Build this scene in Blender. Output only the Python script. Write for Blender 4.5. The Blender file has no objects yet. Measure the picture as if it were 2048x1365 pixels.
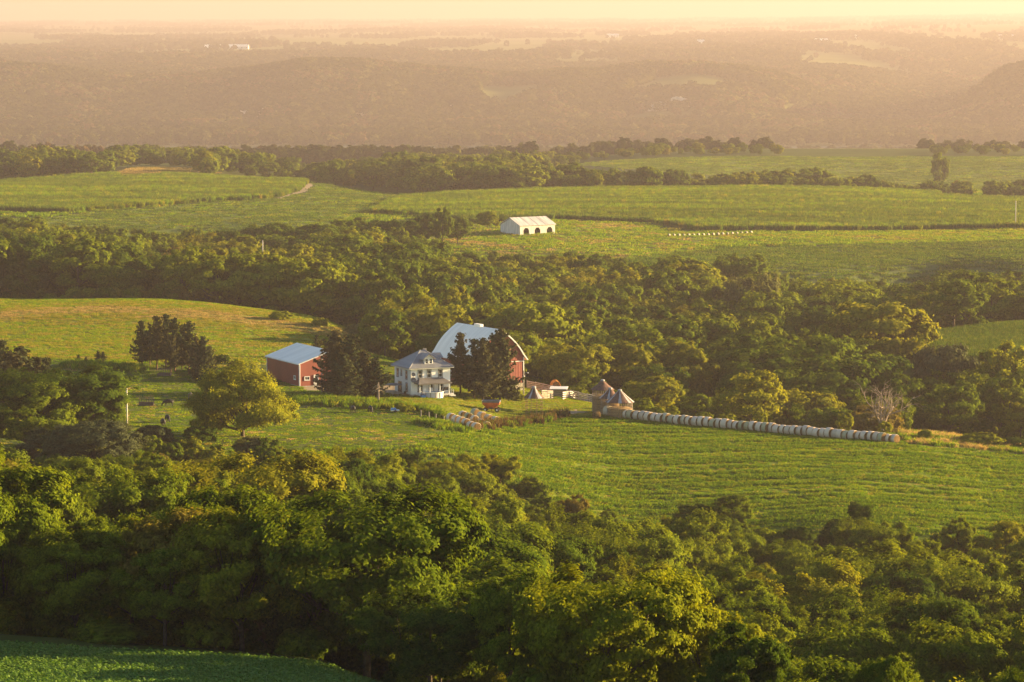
import bpy, bmesh, math, random
import numpy as np
from mathutils import Vector, Matrix
random.seed(7); RNG = np.random.default_rng(11)
S = bpy.context.scene; COL = S.collection
# ------------------------------------------------------------------ camera, sky, sun, exposure
F_PX, EYE, CAM_Z = 7020.0, 25.0, 80.0
PITCH = math.atan((682.5 - EYE) / F_PX)
SUN_AZ, SUN_EL = math.radians(72), math.radians(10)     # azimuth clockwise from the view direction
cam = bpy.data.cameras.new('camera'); cam_o = bpy.data.objects.new('camera', cam); COL.objects.link(cam_o)
cam.sensor_width = 36; cam.lens = F_PX / 2048 * 36; cam.clip_start = 1; cam.clip_end = 60000
cam_o.location = (0, 0, CAM_Z); cam_o.rotation_euler = (math.pi/2 - PITCH, 0, 0); S.camera = cam_o
W = bpy.data.worlds.new('World'); S.world = W; W.use_nodes = True
wn = W.node_tree; bg = wn.nodes['Background']
sky = wn.nodes.new('ShaderNodeTexSky'); sky.sky_type = 'NISHITA'; sky.sun_disc = False
sky.sun_elevation = SUN_EL; sky.sun_rotation = SUN_AZ; sky.altitude = 300
sky.air_density = 1.1; sky.dust_density = 0.6; sky.ozone_density = 1.0
wn.links.new(sky.outputs[0], bg.inputs[0]); bg.inputs[1].default_value = 0.05
sun = bpy.data.lights.new('sun', 'SUN'); sun.energy = 5.0; sun.angle = math.radians(0.6); sun.color = (1.0, 0.71, 0.33)
sun_o = bpy.data.objects.new('sun', sun); COL.objects.link(sun_o)
sd = Vector((math.sin(SUN_AZ)*math.cos(SUN_EL), math.cos(SUN_AZ)*math.cos(SUN_EL), math.sin(SUN_EL)))
sun_o.rotation_euler = sd.to_track_quat('Z', 'Y').to_euler(); sun_o.location = (100, 300, 200)
S.view_settings.view_transform = 'Standard'; S.view_settings.look = 'None'
S.view_settings.exposure = 2.35; S.view_settings.gamma = 1.0
S.render.engine = 'CYCLES'
cy = S.cycles
cy.max_bounces = 4; cy.diffuse_bounces = 3; cy.glossy_bounces = 2; cy.transmission_bounces = 3; cy.transparent_max_bounces = 6
cy.volume_bounces = 0; cy.caustics_reflective = False; cy.caustics_refractive = False
cy.use_denoising = True; cy.denoiser = 'OPENIMAGEDENOISE'; cy.denoising_input_passes = 'RGB_ALBEDO_NORMAL'
cy.use_adaptive_sampling = False; cy.adaptive_threshold = 0.01
cy.sample_clamp_indirect = 4.0
HAZE_DENSITY, HAZE_COLOR, HAZE_G = 0.0001, (0.57, 0.49, 0.53), 0.35

# ------------------------------------------------------------------ projection helpers (photo pixels <-> places)
CT, ST = math.cos(PITCH), math.sin(PITCH)
def zof(py, D):
    b = (682.5 - py) / F_PX
    return CAM_Z + D * (-ST + b*CT) / (CT + b*ST)
def xof(px, py, D):
    b = (682.5 - py) / F_PX
    return D * ((px - 1024) / F_PX) / (CT + b*ST)
def proj(x, y, z):
    dz = z - CAM_Z
    w = y*CT - dz*ST; v = y*ST + dz*CT
    return 1024 + F_PX * x / w, 682.5 - F_PX * v / w

# ------------------------------------------------------------------ terrain heights
def Y(D, py): return (D, float(zof(py, D)))
def T(D, py, h): return (D, float(zof(py, D)) - h)
NEAR0 = [(-60, 77), (0, 77.5), (40, 64), (100, 50), (200, 35)]
FARB = [(2700, -38), (3200, -76), (3600, -86), (4850, -86)]
def plateau(off=0):
    return [(6500, -34), Y(7200, 120+off), Y(8600, 100+off), Y(10500, 83+off), Y(13500, 67+off), Y(18000, 54+off*.8), Y(24000, 44+off*.8), Y(28000, 40+off*.8)]
BLUFF = [(5000, -84), (5150, -70), (5400, -46), (5600, -30), (5720, -26), (6050, -36)]
COLS = {
 -700: NEAR0+[(285,27),(310,25.5),(340,23),(400,17),(480,11),(560,7),(620,5),(700,6),(760,7),(870,8),(950,2),(1000,-3),(1100,-3),(1200,-3),Y(1300,448),Y(1500,392),Y(1720,350),T(1850,300,14),(2000,-9),(2300,-14)]+FARB+BLUFF+plateau(2),
 0: NEAR0+[Y(284,1365),Y(309,1280),(340,19),T(400,950,13),T(480,915,13),T(560,870,9),(620,4.5),(700,5.5),Y(745,722),Y(810,665),Y(862,615),Y(885,603),(950,1),T(980,520,15),T(1100,470,15),T(1200,430,16),Y(1300,448),Y(1500,398),Y(1700,362),T(1850,310,14),(2000,-11),(2300,-16)]+FARB+BLUFF+plateau(2),
 300: NEAR0+[Y(284,1368),Y(309,1298),(340,18),T(400,970,14),T(480,905,13),T(570,880,6),Y(610,878),Y(650,838),Y(700,785),Y(745,730),Y(810,668),Y(860,617),Y(882,603),(950,0),T(980,530,15),T(1100,475,15),T(1200,440,14),Y(1300,452),Y(1500,400),Y(1700,358),Y(1780,351),Y(1900,337),(2000,-8),(2300,-18)]+FARB+BLUFF+plateau(1),
 600: NEAR0+[Y(284,1378),Y(309,1318),(340,15),T(400,1010,14),T(480,930,13),T(560,890,8),Y(610,885),Y(650,848),Y(700,795),Y(735,765),Y(780,710),Y(830,660),Y(862,633),(930,-4),T(980,545,15),T(1080,490,15),T(1180,455,15),Y(1300,445),Y(1500,402),Y(1650,368),T(1780,315,15),(2000,-12),(2300,-20)]+FARB+BLUFF+plateau(-1),
 850: NEAR0+[Y(284,1400),(310,18),T(330,1150,15),T(400,1060,14),T(480,985,13),T(560,915,9),Y(610,890),Y(650,855),Y(700,798),Y(745,763),Y(790,735),T(850,625,14),T(950,570,14),T(1050,520,14),T(1150,480,13),Y(1215,507),Y(1270,470),Y(1320,447),Y(1400,425),Y(1500,406),Y(1580,394),(1680,-9),T(1800,325,15),T(2000,305,14),(2300,-20)]+FARB+BLUFF+plateau(-2),
 1050: NEAR0+[Y(284,1420),T(320,1240,13),T(350,1180,14),T(400,1130,14),T(480,1055,13),T(560,985,11),Y(600,955),Y(640,905),Y(690,846),Y(720,810),Y(750,780),(790,-6),T(850,640,15),T(950,580,14),T(1050,530,14),T(1150,505,12),Y(1215,500),Y(1270,471),Y(1320,445),Y(1400,422),Y(1500,402),Y(1590,387),(1680,-9),T(1780,335,14),T(2000,312,13),(2300,-18)]+FARB+BLUFF+plateau(-3),
 1300: NEAR0+[Y(284,1480),T(320,1300,14),T(360,1210,14),T(420,1140,14),T(500,1070,13),T(550,1040,11),Y(590,1045),Y(620,975),Y(660,905),Y(705,838),Y(725,822),(770,-10),T(850,660,16),T(950,600,16),T(1050,545,15),Y(1150,526),Y(1215,505),Y(1270,476),Y(1320,455),Y(1400,423),Y(1500,398),Y(1600,382),(1690,-10),T(1780,345,13),Y(1950,345),Y(2150,323),(2300,-12)]+FARB+BLUFF+plateau(-4),
 1500: NEAR0+[Y(284,1500),T(320,1370,14),T(360,1270,14),T(420,1190,14),T(500,1110,13),T(550,1070,11),Y(588,1042),Y(625,965),Y(660,905),Y(690,864),Y(705,852),(760,-14),T(850,675,16),T(950,610,16),T(1050,560,15),Y(1150,528),Y(1215,500),Y(1270,477),Y(1320,458),Y(1400,424),Y(1500,398),Y(1600,381),(1690,-10),(1780,-11),Y(1950,358),Y(2150,320),(2300,-10)]+FARB+[(5000,-84),(5200,-62),(5450,-38),(5700,-24),(6000,-34)]+plateau(-6),
 1680: NEAR0+[Y(284,1510),T(320,1390,14),T(360,1290,14),T(420,1210,14),T(500,1115,13),T(550,1065,11),Y(588,1035),Y(625,965),Y(650,925),Y(676,884),Y(695,868),(750,-14),T(830,700,16),T(930,620,16),T(1050,565,15),Y(1140,540),Y(1215,502),Y(1270,476),Y(1320,461),Y(1400,426),Y(1500,400),Y(1590,384),(1690,-10),(1780,-11),Y(1950,368),Y(2150,321),(2300,-10)]+FARB+[(5100,-84),(5500,-70),(5900,-50),(6200,-35),Y(6700,145),Y(7200,125)]+plateau(-9)[2:],
 1850: NEAR0+[Y(284,1510),T(320,1400,14),T(360,1300,14),T(420,1220,14),T(500,1125,13),T(550,1078,11),Y(585,1050),Y(625,975),Y(650,930),Y(672,900),Y(695,872),(740,-12),T(800,730,14),Y(840,712),Y(870,690),Y(905,668),(950,-10),T(1000,600,14),T(1100,555,13),Y(1160,530),Y(1215,500),Y(1270,475),Y(1320,462),Y(1400,430),Y(1500,404),Y(1580,390),(1690,-11),(1780,-11),Y(1950,372),Y(2150,321),(2300,-10)]+FARB+[(5100,-84),(6000,-78),(6600,-55),Y(7300,128)]+plateau(-12)[2:],
 2048: NEAR0+[Y(284,1520),T(320,1420,14),T(360,1320,14),T(420,1240,14),T(500,1150,13),T(545,1110,11),Y(575,1085),Y(625,990),Y(660,935),Y(680,908),(720,-9),T(780,760,12),Y(830,722),Y(870,685),Y(910,650),(960,-8),T(1010,570,14),T(1080,540,13),Y(1150,515),Y(1215,490),Y(1270,472),Y(1320,457),Y(1400,432),Y(1500,411),Y(1570,401),(1690,-11),(1780,-11),Y(1950,374),Y(2150,321),(2300,-10)]+FARB+[(4880,-80),(5050,-45),(5250,-8),(5400,0),(5700,-40),(6300,-62),(6700,-45),Y(7400,122)]+plateau(-15)[2:],
 2750: NEAR0+[(284,19),(320,12),(360,7),(420,1),(500,-7),(545,-8),(575,-5),(625,-4),(660,-4),(680,-5),(720,-9),(780,-9),(830,-1),(870,-1),(910,0),(960,-8),(1010,-10),(1080,-8),(1150,-3),(1215,-1),(1270,-1),(1400,-1),(1570,-3),(1690,-11),(1780,-11),(1950,-12),(2150,-9),(2300,-12)]+FARB+[(4880,-80),(5000,-45),(5200,0),(5400,10),(6300,-20),Y(7400,118)]+plateau(-15)[2:],
}
def pchip(xk, yk, x):
    xk = np.asarray(xk, float); yk = np.asarray(yk, float)
    h = np.diff(xk); d = np.diff(yk.T).T / (h if yk.ndim == 1 else h[:, None])
    m = np.zeros_like(yk); m[0] = d[0]; m[-1] = d[-1]
    s = d[:-1]*d[1:]
    m[1:-1] = np.where(s > 0, 2*s/np.where(s > 0, d[:-1]+d[1:], 1), 0)
    i = np.clip(np.searchsorted(xk, x) - 1, 0, len(xk)-2)
    t = np.clip((x - xk[i]) / h[i], 0, 1)
    if yk.ndim > 1: t = t[:, None]; hh = h[i][:, None]
    else: hh = h[i]
    return (yk[i]*(2*t**3-3*t**2+1) + m[i]*hh*(t**3-2*t**2+t) + yk[i+1]*(-2*t**3+3*t**2) + m[i+1]*hh*(t**3-t**2))
_s = np.linspace(0, 1, 1400)
DG = np.concatenate([np.linspace(-60, 270, 60)[:-1], np.geomspace(270, 28000, 1500)])
UG = np.linspace((-700-1024)/F_PX*1.35, (2750-1024)/F_PX*1.25, 420)
_cu = np.array([(p-1024)/F_PX for p in COLS]); _tab = np.stack([pchip(*zip(*v), DG) for v in COLS.values()])
TAB = pchip(_cu, _tab, UG)
def _smooth(a, n, ax):
    k = np.hanning(n+2)[1:-1]; k /= k.sum()
    p = [(0, 0), (0, 0)]; p[ax] = (n//2, n//2)
    return np.apply_along_axis(lambda v: np.convolve(v, k, 'valid'), ax, np.pad(a, p, mode='edge'))
TAB = _smooth(_smooth(TAB, 11, 0), 9, 1)
def vnoise(x, y, seed=0):
    xi = np.floor(x).astype(np.int64); yi = np.floor(y).astype(np.int64); xf = x-xi; yf = y-yi
    def h(a, b):
        n = (a*374761393 + b*668265263 + seed*974711) & 0x7fffffff
        n = ((n ^ (n >> 13)) * 1274126177) & 0x7fffffff
        return ((n ^ (n >> 16)) & 0xffff) / 65535.0
    u = xf*xf*(3-2*xf); v = yf*yf*(3-2*yf)
    return (h(xi, yi)*(1-u)+h(xi+1, yi)*u)*(1-v) + (h(xi, yi+1)*(1-u)+h(xi+1, yi+1)*u)*v - 0.5
def fbm(x, y, seed=0, o=4):
    r = 0; a = 1.0
    for i in range(o): r = r + a*vnoise(x*2**i, y*2**i, seed+i); a *= .5
    return r
def hgt(x, y):
    x = np.asarray(x, float); y = np.asarray(y, float)
    u = np.where(y > 60, x/np.maximum(y, 60), x/60.)
    fu = np.clip((u-UG[0])/(UG[1]-UG[0]), 0, len(UG)-1.001); iu = fu.astype(int); tu = fu-iu
    fd = np.interp(y, DG, np.arange(len(DG))); fd = np.clip(fd, 0, len(DG)-1.001); jd = fd.astype(int); td = fd-jd
    z = (TAB[iu, jd]*(1-tu)+TAB[iu+1, jd]*tu)*(1-td) + (TAB[iu, jd+1]*(1-tu)+TAB[iu+1, jd+1]*tu)*td
    near = np.clip((y-150)/200, 0, 1)*np.clip((2400-y)/600, 0, 1)
    z = z + near*0.35*fbm(x/28, y/28, 3)
    far = np.clip((y-4900)/300, 0, 1)*np.clip((6600-y)/700, 0, 1)
    z = z + far*36*fbm(x/300, y/1500, 9, 4)
    z = z + np.clip((y-6500)/1500, 0, 1)*9*fbm(x/700, y/1500, 21, 3)*np.clip((24000-y)/5000, 0, 1)
    return z
def hz(x, y): return float(hgt(np.array([x]), np.array([y]))[0])
def hit(px, py, d0=275, d1=2400):
    D = np.geomspace(d0, d1, 2600); b = (682.5-py)/F_PX
    x = D*((px-1024)/F_PX)/(CT+b*ST); z = CAM_Z + D*(-ST+b*CT)/(CT+b*ST)
    k = np.argmax(z <= hgt(x, D)); 
    return Vector((float(x[k]), float(D[k]), float(hgt(x[k:k+1], D[k:k+1])[0])))
def at(px, D):
    x = D*(px-1024)/F_PX; x = D*(px-1024)/F_PX/(CT+(682.5-proj(x, D, hz(x, D))[1])/F_PX*ST)
    return Vector((x, D, hz(x, D)))
# ------------------------------------------------------------------ mesh + tagging helpers
def link(o, parent=None):
    COL.objects.link(o)
    if parent is not None: o.parent = parent
    return o
def tag(o, label=None, cat=None, group=None, kind=None):
    if label: o['label'] = label
    if cat: o['category'] = cat
    if group: o['group'] = group
    if kind: o['kind'] = kind
    return o
def empty(name, loc, rz=0, sc=1.0):
    o = bpy.data.objects.new(name, None); o.empty_display_size = 0.5
    o.location = loc; o.rotation_euler = (0, 0, rz); o.scale = (sc, sc, sc) if not isinstance(sc, tuple) else sc
    return link(o)
def np_mesh(name, V, F, mats, smooth=False, attrs=None, mi=None):
    V = np.asarray(V, np.float32); F = np.asarray(F, np.int32); me = bpy.data.meshes.new(name)
    n = F.shape[1] if len(F) else 3
    me.vertices.add(len(V)); me.vertices.foreach_set('co', V.ravel())
    if len(F):
        me.loops.add(F.size); me.loops.foreach_set('vertex_index', F.ravel())
        me.polygons.add(len(F)); me.polygons.foreach_set('loop_start', np.arange(0, F.size, n, dtype=np.int32))
        if smooth: me.polygons.foreach_set('use_smooth', np.ones(len(F), bool))
        if mi is not None: me.polygons.foreach_set('material_index', np.asarray(mi, np.int32))
    for k, (ty, a) in (attrs or {}).items():
        at_ = me.attributes.new(k, ty, 'POINT')
        at_.data.foreach_set('vector' if ty == 'FLOAT_VECTOR' else 'value', np.asarray(a).ravel())
    for m in (mats if isinstance(mats, (list, tuple)) else [mats]): me.materials.append(m)
    me.update(calc_edges=True)
    return me
class MB:
    def __init__(s): s.v = []; s.f = []; s.m = []
    def add(s, vs, fs, mi=0):
        o = len(s.v); s.v += [tuple(v) for v in vs]; s.f += [tuple(i+o for i in f) for f in fs]; s.m += [mi]*len(fs); return s
    def box(s, x0, x1, y0, y1, z0, z1, mi=0, M=None):
        vs = [Vector(p) for p in ((x0,y0,z0),(x1,y0,z0),(x1,y1,z0),(x0,y1,z0),(x0,y0,z1),(x1,y0,z1),(x1,y1,z1),(x0,y1,z1))]
        if M is not None: vs = [M @ v for v in vs]
        return s.add(vs, [(0,3,2,1),(4,5,6,7),(0,1,5,4),(1,2,6,5),(2,3,7,6),(3,0,4,7)], mi)
    def bar(s, a, b, w, h=None, mi=0):
        a = Vector(a); b = Vector(b); h = h or w; d = (b-a).normalized()
        r = d.cross(Vector((0,0,1))); r = r.normalized() if r.length > 1e-4 else Vector((1,0,0)); u = r.cross(d)
        vs = [p + r*i*w/2 + u*j*h/2 for p in (a, b) for i, j in ((-1,-1),(1,-1),(1,1),(-1,1))]
        return s.add(vs, [(0,3,2,1),(4,5,6,7),(0,1,5,4),(1,2,6,5),(2,3,7,6),(3,0,4,7)], mi)
    def tube(s, pts, rad, n=6, mi=0, cap=True):
        pts = [Vector(p) for p in pts]; rings = []
        ref = Vector((0.13, 0.91, 0.2))
        for i, p in enumerate(pts):
            d = (pts[min(i+1, len(pts)-1)] - pts[max(i-1, 0)]).normalized()
            a = d.cross(ref); a = a.normalized() if a.length > 1e-3 else Vector((1,0,0)); b = d.cross(a)
            r = rad[i] if isinstance(rad, (list, tuple)) else rad
            rings.append([p + (a*math.cos(2*math.pi*k/n) + b*math.sin(2*math.pi*k/n))*r for k in range(n)])
        fs = [(i*n+k, i*n+(k+1) % n, (i+1)*n+(k+1) % n, (i+1)*n+k) for i in range(len(pts)-1) for k in range(n)]
        if cap: fs += [tuple(range(n-1, -1, -1)), tuple((len(pts)-1)*n+k for k in range(n))]
        return s.add([v for r in rings for v in r], fs, mi)
    def lathe(s, prof, n=24, c=(0,0,0), mi=0, caps=True, stripes=None):
        vs = [(c[0]+r*math.cos(2*math.pi*k/n), c[1]+r*math.sin(2*math.pi*k/n), c[2]+z) for r, z in prof for k in range(n)]
        o = len(s.v); s.v += vs
        for i in range(len(prof)-1):
            for k in range(n):
                s.f.append((o+i*n+k, o+i*n+(k+1) % n, o+(i+1)*n+(k+1) % n, o+(i+1)*n+k)); s.m.append(stripes[k % len(stripes)] if stripes else mi)
        if caps:
            s.f.append(tuple(o+k for k in range(n-1, -1, -1))); s.m.append(mi)
            s.f.append(tuple(o+(len(prof)-1)*n+k for k in range(n))); s.m.append(mi)
        return s
    def prism(s, poly, M0, M1, mi=0):            # polygon of 2-tuples mapped by two functions to its two ends
        n = len(poly); vs = [M0(*p) for p in poly] + [M1(*p) for p in poly]
        return s.add(vs, [tuple(range(n-1, -1, -1)), tuple(range(n, 2*n))] + [(k, (k+1) % n, n+(k+1) % n, n+k) for k in range(n)], mi)
    def mesh(s, name, mats, smooth=False):
        me = bpy.data.meshes.new(name); me.from_pydata(s.v, [], s.f)
        for m in (mats if isinstance(mats, (list, tuple)) else [mats]): me.materials.append(m)
        me.polygons.foreach_set('material_index', s.m)
        if smooth: me.polygons.foreach_set('use_smooth', [True]*len(s.f))
        me.update(); return me
    def build(s, name, mats, parent=None, smooth=False, loc=None):
        o = bpy.data.objects.new(name, s.mesh(name, mats, smooth))
        if loc is not None: o.location = loc
        return link(o, parent)
def clone(root, loc=None, rz=None, sc=None, label=None, group=None):
    r = root.copy(); link(r)
    if loc is not None: r.location = loc
    if rz is not None: r.rotation_euler = (0, 0, rz)
    if sc is not None: r.scale = sc if isinstance(sc, tuple) else (sc, sc, sc)
    if label: r['label'] = label
    if group: r['group'] = group
    for ch in root.children:
        c = ch.copy(); link(c, r)
        for g in ch.children: link(g.copy(), c)
    return r

# ------------------------------------------------------------------ materials
def newmat(name):
    m = bpy.data.materials.new(name); m.use_nodes = True; nt = m.node_tree; nt.nodes.clear()
    out = nt.nodes.new('ShaderNodeOutputMaterial'); return m, nt, out
def N(nt, ty, **kw):
    n = nt.nodes.new(ty)
    for k, v in kw.items():
        if k.startswith('i_'):
            key = k[2:]; key = int(key) if key.isdigit() else key
            n.inputs[key].default_value = v
        else: setattr(n, k, v)
    return n
def ramp(nt, stops, fac):
    r = N(nt, 'ShaderNodeValToRGB'); e = r.color_ramp.elements
    while len(e) < len(stops): e.new(0.5)
    for el, (p, c) in zip(e, stops): el.position = p; el.color = (*c, 1)
    nt.links.new(fac, r.inputs[0]); return r.outputs[0]
def mixc(nt, a, b, fac, mode='MIX'):
    n = N(nt, 'ShaderNodeMix', data_type='RGBA', blend_type=mode)
    for s, v in ((6, a), (7, b)):
        if isinstance(v, tuple): n.inputs[s].default_value = (*v, 1)
        else: nt.links.new(v, n.inputs[s])
    if isinstance(fac, (int, float)): n.inputs[0].default_value = fac
    else: nt.links.new(fac, n.inputs[0])
    return n.outputs[2]
def noise(nt, vec, scale, detail=4, rough=.55, dist=0):
    n = N(nt, 'ShaderNodeTexNoise'); n.inputs['Scale'].default_value = scale; n.inputs['Detail'].default_value = detail
    n.inputs['Roughness'].default_value = rough; n.inputs['Distortion'].default_value = dist
    if vec is not None: nt.links.new(vec, n.inputs['Vector'])
    return n.outputs['Fac']
def mapping(nt, sc=(1,1,1), rot=(0,0,0), coord='Object'):
    t = N(nt, 'ShaderNodeTexCoord'); m = N(nt, 'ShaderNodeMapping')
    m.inputs['Scale'].default_value = sc; m.inputs['Rotation'].default_value = rot
    nt.links.new(t.outputs[coord], m.inputs[0]); return m.outputs[0]
def leafmat(name, stops, trans=0.4, tcol=(1.25, 1.15, 0.35), attr='rnd', gloss=0.0):
    """stops: colour ramp over a per-plant random value"""
    m, nt, out = newmat(name)
    oi = N(nt, 'ShaderNodeObjectInfo'); a = N(nt, 'ShaderNodeAttribute', attribute_name=attr)
    c = ramp(nt, stops, oi.outputs['Random'])
    v = N(nt, 'ShaderNodeMapRange'); v.inputs[3].default_value = 0.65; v.inputs[4].default_value = 1.4
    nt.links.new(a.outputs['Fac'], v.inputs[0])
    hs = N(nt, 'ShaderNodeHueSaturation'); nt.links.new(c, hs.inputs['Color']); nt.links.new(v.outputs[0], hs.inputs['Value'])
    hv = N(nt, 'ShaderNodeMapRange'); hv.inputs[3].default_value = 0.515; hv.inputs[4].default_value = 0.485
    nt.links.new(a.outputs['Fac'], hv.inputs[0]); nt.links.new(hv.outputs[0], hs.inputs['Hue'])
    d = N(nt, 'ShaderNodeBsdfDiffuse'); t = N(nt, 'ShaderNodeBsdfTranslucent'); nt.links.new(hs.outputs[0], d.inputs[0])
    nt.links.new(mixc(nt, hs.outputs[0], tcol, 1.0, 'MULTIPLY'), t.inputs[0])
    mx = N(nt, 'ShaderNodeMixShader'); mx.inputs[0].default_value = trans
    nt.links.new(d.outputs[0], mx.inputs[1]); nt.links.new(t.outputs[0], mx.inputs[2]); res = mx.outputs[0]
    if gloss:
        g = N(nt, 'ShaderNodeBsdfGlossy'); g.inputs['Roughness'].default_value = 0.45; g.inputs[0].default_value = (1, 1, 1, 1)
        m2 = N(nt, 'ShaderNodeMixShader'); m2.inputs[0].default_value = gloss
        nt.links.new(res, m2.inputs[1]); nt.links.new(g.outputs[0], m2.inputs[2]); res = m2.outputs[0]
    nt.links.new(res, out.inputs[0]); return m
def plain(name, col, rough=0.7, metal=0.0, var=0.15, scale=1.5, bump=0.0, col2=None, spec=0.3, streak=None):
    m, nt, out = newmat(name); b = N(nt, 'ShaderNodeBsdfPrincipled')
    vec = mapping(nt, streak or (1,1,1)); nz = noise(nt, vec, scale, 6)
    c2 = col2 or tuple(c*(1-var*2) for c in col); c1 = tuple(min(1, c*(1+var)) for c in col)
    nt.links.new(ramp(nt, [(0.3, c2), (0.65, c1)], nz), b.inputs['Base Color'])
    b.inputs['Roughness'].default_value = rough; b.inputs['Metallic'].default_value = metal; b.inputs['Specular IOR Level'].default_value = spec
    if bump:
        bp = N(nt, 'ShaderNodeBump'); bp.inputs['Distance'].default_value = bump; nt.links.new(noise(nt, vec, scale*6, 5), bp.inputs['Height']); nt.links.new(bp.outputs[0], b.inputs['Normal'])
    nt.links.new(b.outputs[0], out.inputs[0]); return m
def groundmat(name, stops, fine=0.6, coarse=0.03, stretch=(1,1,1), rot=0, bump=0.25, row=None, rowamt=0.25, mixn=0.5):
    m, nt, out = newmat(name); b = N(nt, 'ShaderNodeBsdfPrincipled'); b.inputs['Roughness'].default_value = 0.95; b.inputs['Specular IOR Level'].default_value = 0.05
    vec = mapping(nt, stretch, (0, 0, rot)); n1 = noise(nt, vec, fine, 6, .65); n2 = noise(nt, vec, coarse, 4)
    mx = N(nt, 'ShaderNodeMath', operation='MULTIPLY_ADD'); mx.inputs[1].default_value = mixn; nt.links.new(n1, mx.inputs[0])
    m2 = N(nt, 'ShaderNodeMath', operation='MULTIPLY'); m2.inputs[1].default_value = 1-mixn; nt.links.new(n2, m2.inputs[0]); nt.links.new(m2.outputs[0], mx.inputs[2])
    fac = mx.outputs[0]
    if row:
        w = N(nt, 'ShaderNodeTexWave', wave_type='BANDS', bands_direction='Y'); w.inputs['Scale'].default_value = row; w.inputs['Distortion'].default_value = 6
        w.inputs['Detail'].default_value = 3; w.inputs['Detail Scale'].default_value = 0.25; nt.links.new(vec, w.inputs[0])
        a = N(nt, 'ShaderNodeMath', operation='MULTIPLY_ADD'); a.inputs[1].default_value = rowamt; nt.links.new(w.outputs['Fac'], a.inputs[0])
        s_ = N(nt, 'ShaderNodeMath', operation='SUBTRACT'); s_.inputs[1].default_value = rowamt/2; nt.links.new(fac, s_.inputs[0]); nt.links.new(s_.outputs[0], a.inputs[2]); fac = a.outputs[0]
    nt.links.new(ramp(nt, stops, fac), b.inputs['Base Color'])
    bp = N(nt, 'ShaderNodeBump'); bp.inputs['Distance'].default_value = bump; nt.links.new(n1, bp.inputs['Height']); nt.links.new(bp.outputs[0], b.inputs['Normal'])
    nt.links.new(b.outputs[0], out.inputs[0]); return m
M = {}
G0, G1, G2 = (0.030,0.046,0.010), (0.050,0.068,0.012), (0.085,0.095,0.016)
M['leaf'] = leafmat('leaf', [(0.0,(0.055,0.09,0.010)), (0.25,(0.09,0.13,0.010)), (0.5,(0.125,0.165,0.010)), (0.78,(0.15,0.185,0.011)), (0.97,(0.19,0.195,0.013)), (1.0,(0.16,0.13,0.03))])
M['leaf_yellow'] = leafmat('leaf_yellow', [(0,(0.19,0.22,0.014)), (1,(0.23,0.24,0.016))], trans=0.5)
M['leaf_pale'] = leafmat('leaf_pale', [(0,(0.10,0.115,0.04)), (1,(0.13,0.135,0.05))])
M['leaf_grey'] = leafmat('leaf_grey', [(0,(0.055,0.07,0.032)), (1,(0.075,0.085,0.04))], trans=0.3)
M['leaf_brown'] = leafmat('leaf_brown', [(0,(0.10,0.07,0.035)), (1,(0.12,0.085,0.04))], trans=0.3)
M['leaf_far'] = leafmat('leaf_far', [(0,(0.028,0.042,0.012)), (0.6,(0.05,0.062,0.015)), (1,(0.085,0.09,0.02))], trans=0.3)
M['needle'] = leafmat('needle', [(0,(0.04,0.054,0.024)), (0.7,(0.058,0.068,0.028)), (1,(0.085,0.075,0.03))], trans=0.2, tcol=(1.2,1,0.5))
M['bark'] = plain('bark', (0.085,0.066,0.05), 0.95, var=.3, scale=3, bump=.03, spec=.05)
M['bark_warm'] = plain('bark_warm', (0.16,0.10,0.065), 0.95, var=.3, scale=3, bump=.03, spec=.05)
M['deadwood'] = plain('deadwood', (0.26,0.21,0.17), 0.9, var=.25, scale=3, bump=.02, spec=.1)
M['grass'] = leafmat('grass', [(0,(0.11,0.20,0.006)), (0.45,(0.15,0.235,0.007)), (0.85,(0.20,0.24,0.012)), (1,(0.27,0.23,0.04))], trans=0.45, tcol=(1.2,1.1,.5))
M['grass_deep'] = leafmat('grass_deep', [(0,(0.075,0.145,0.008)), (0.6,(0.10,0.17,0.01)), (1,(0.15,0.175,0.02))], trans=0.4, tcol=(1.2,1.1,.5))
M['grass_gold'] = leafmat('grass_gold', [(0,(0.17,0.20,0.012)), (0.5,(0.23,0.225,0.02)), (1,(0.34,0.26,0.06))], trans=0.4, tcol=(1.1,1.0,.6))
M['straw'] = leafmat('straw', [(0,(0.20,0.17,0.05)), (0.5,(0.34,0.25,0.09)), (1,(0.44,0.32,0.13))], trans=0.4, tcol=(1.1,1,.7))
M['weed'] = leafmat('weed', [(0,(0.075,0.055,0.022)), (1,(0.12,0.08,0.03))], trans=0.25, tcol=(1.1,1,.6))
M['corn'] = leafmat('corn', [(0,(0.06,0.105,0.02)), (0.6,(0.085,0.13,0.022)), (1,(0.13,0.15,0.03))], trans=0.4, tcol=(1.2,1.15,.4))
M['soy'] = leafmat('soy', [(0,(0.10,0.19,0.022)), (1,(0.14,0.23,0.028))], trans=0.3, tcol=(1.1,1.2,.4), gloss=0.03)

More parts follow.
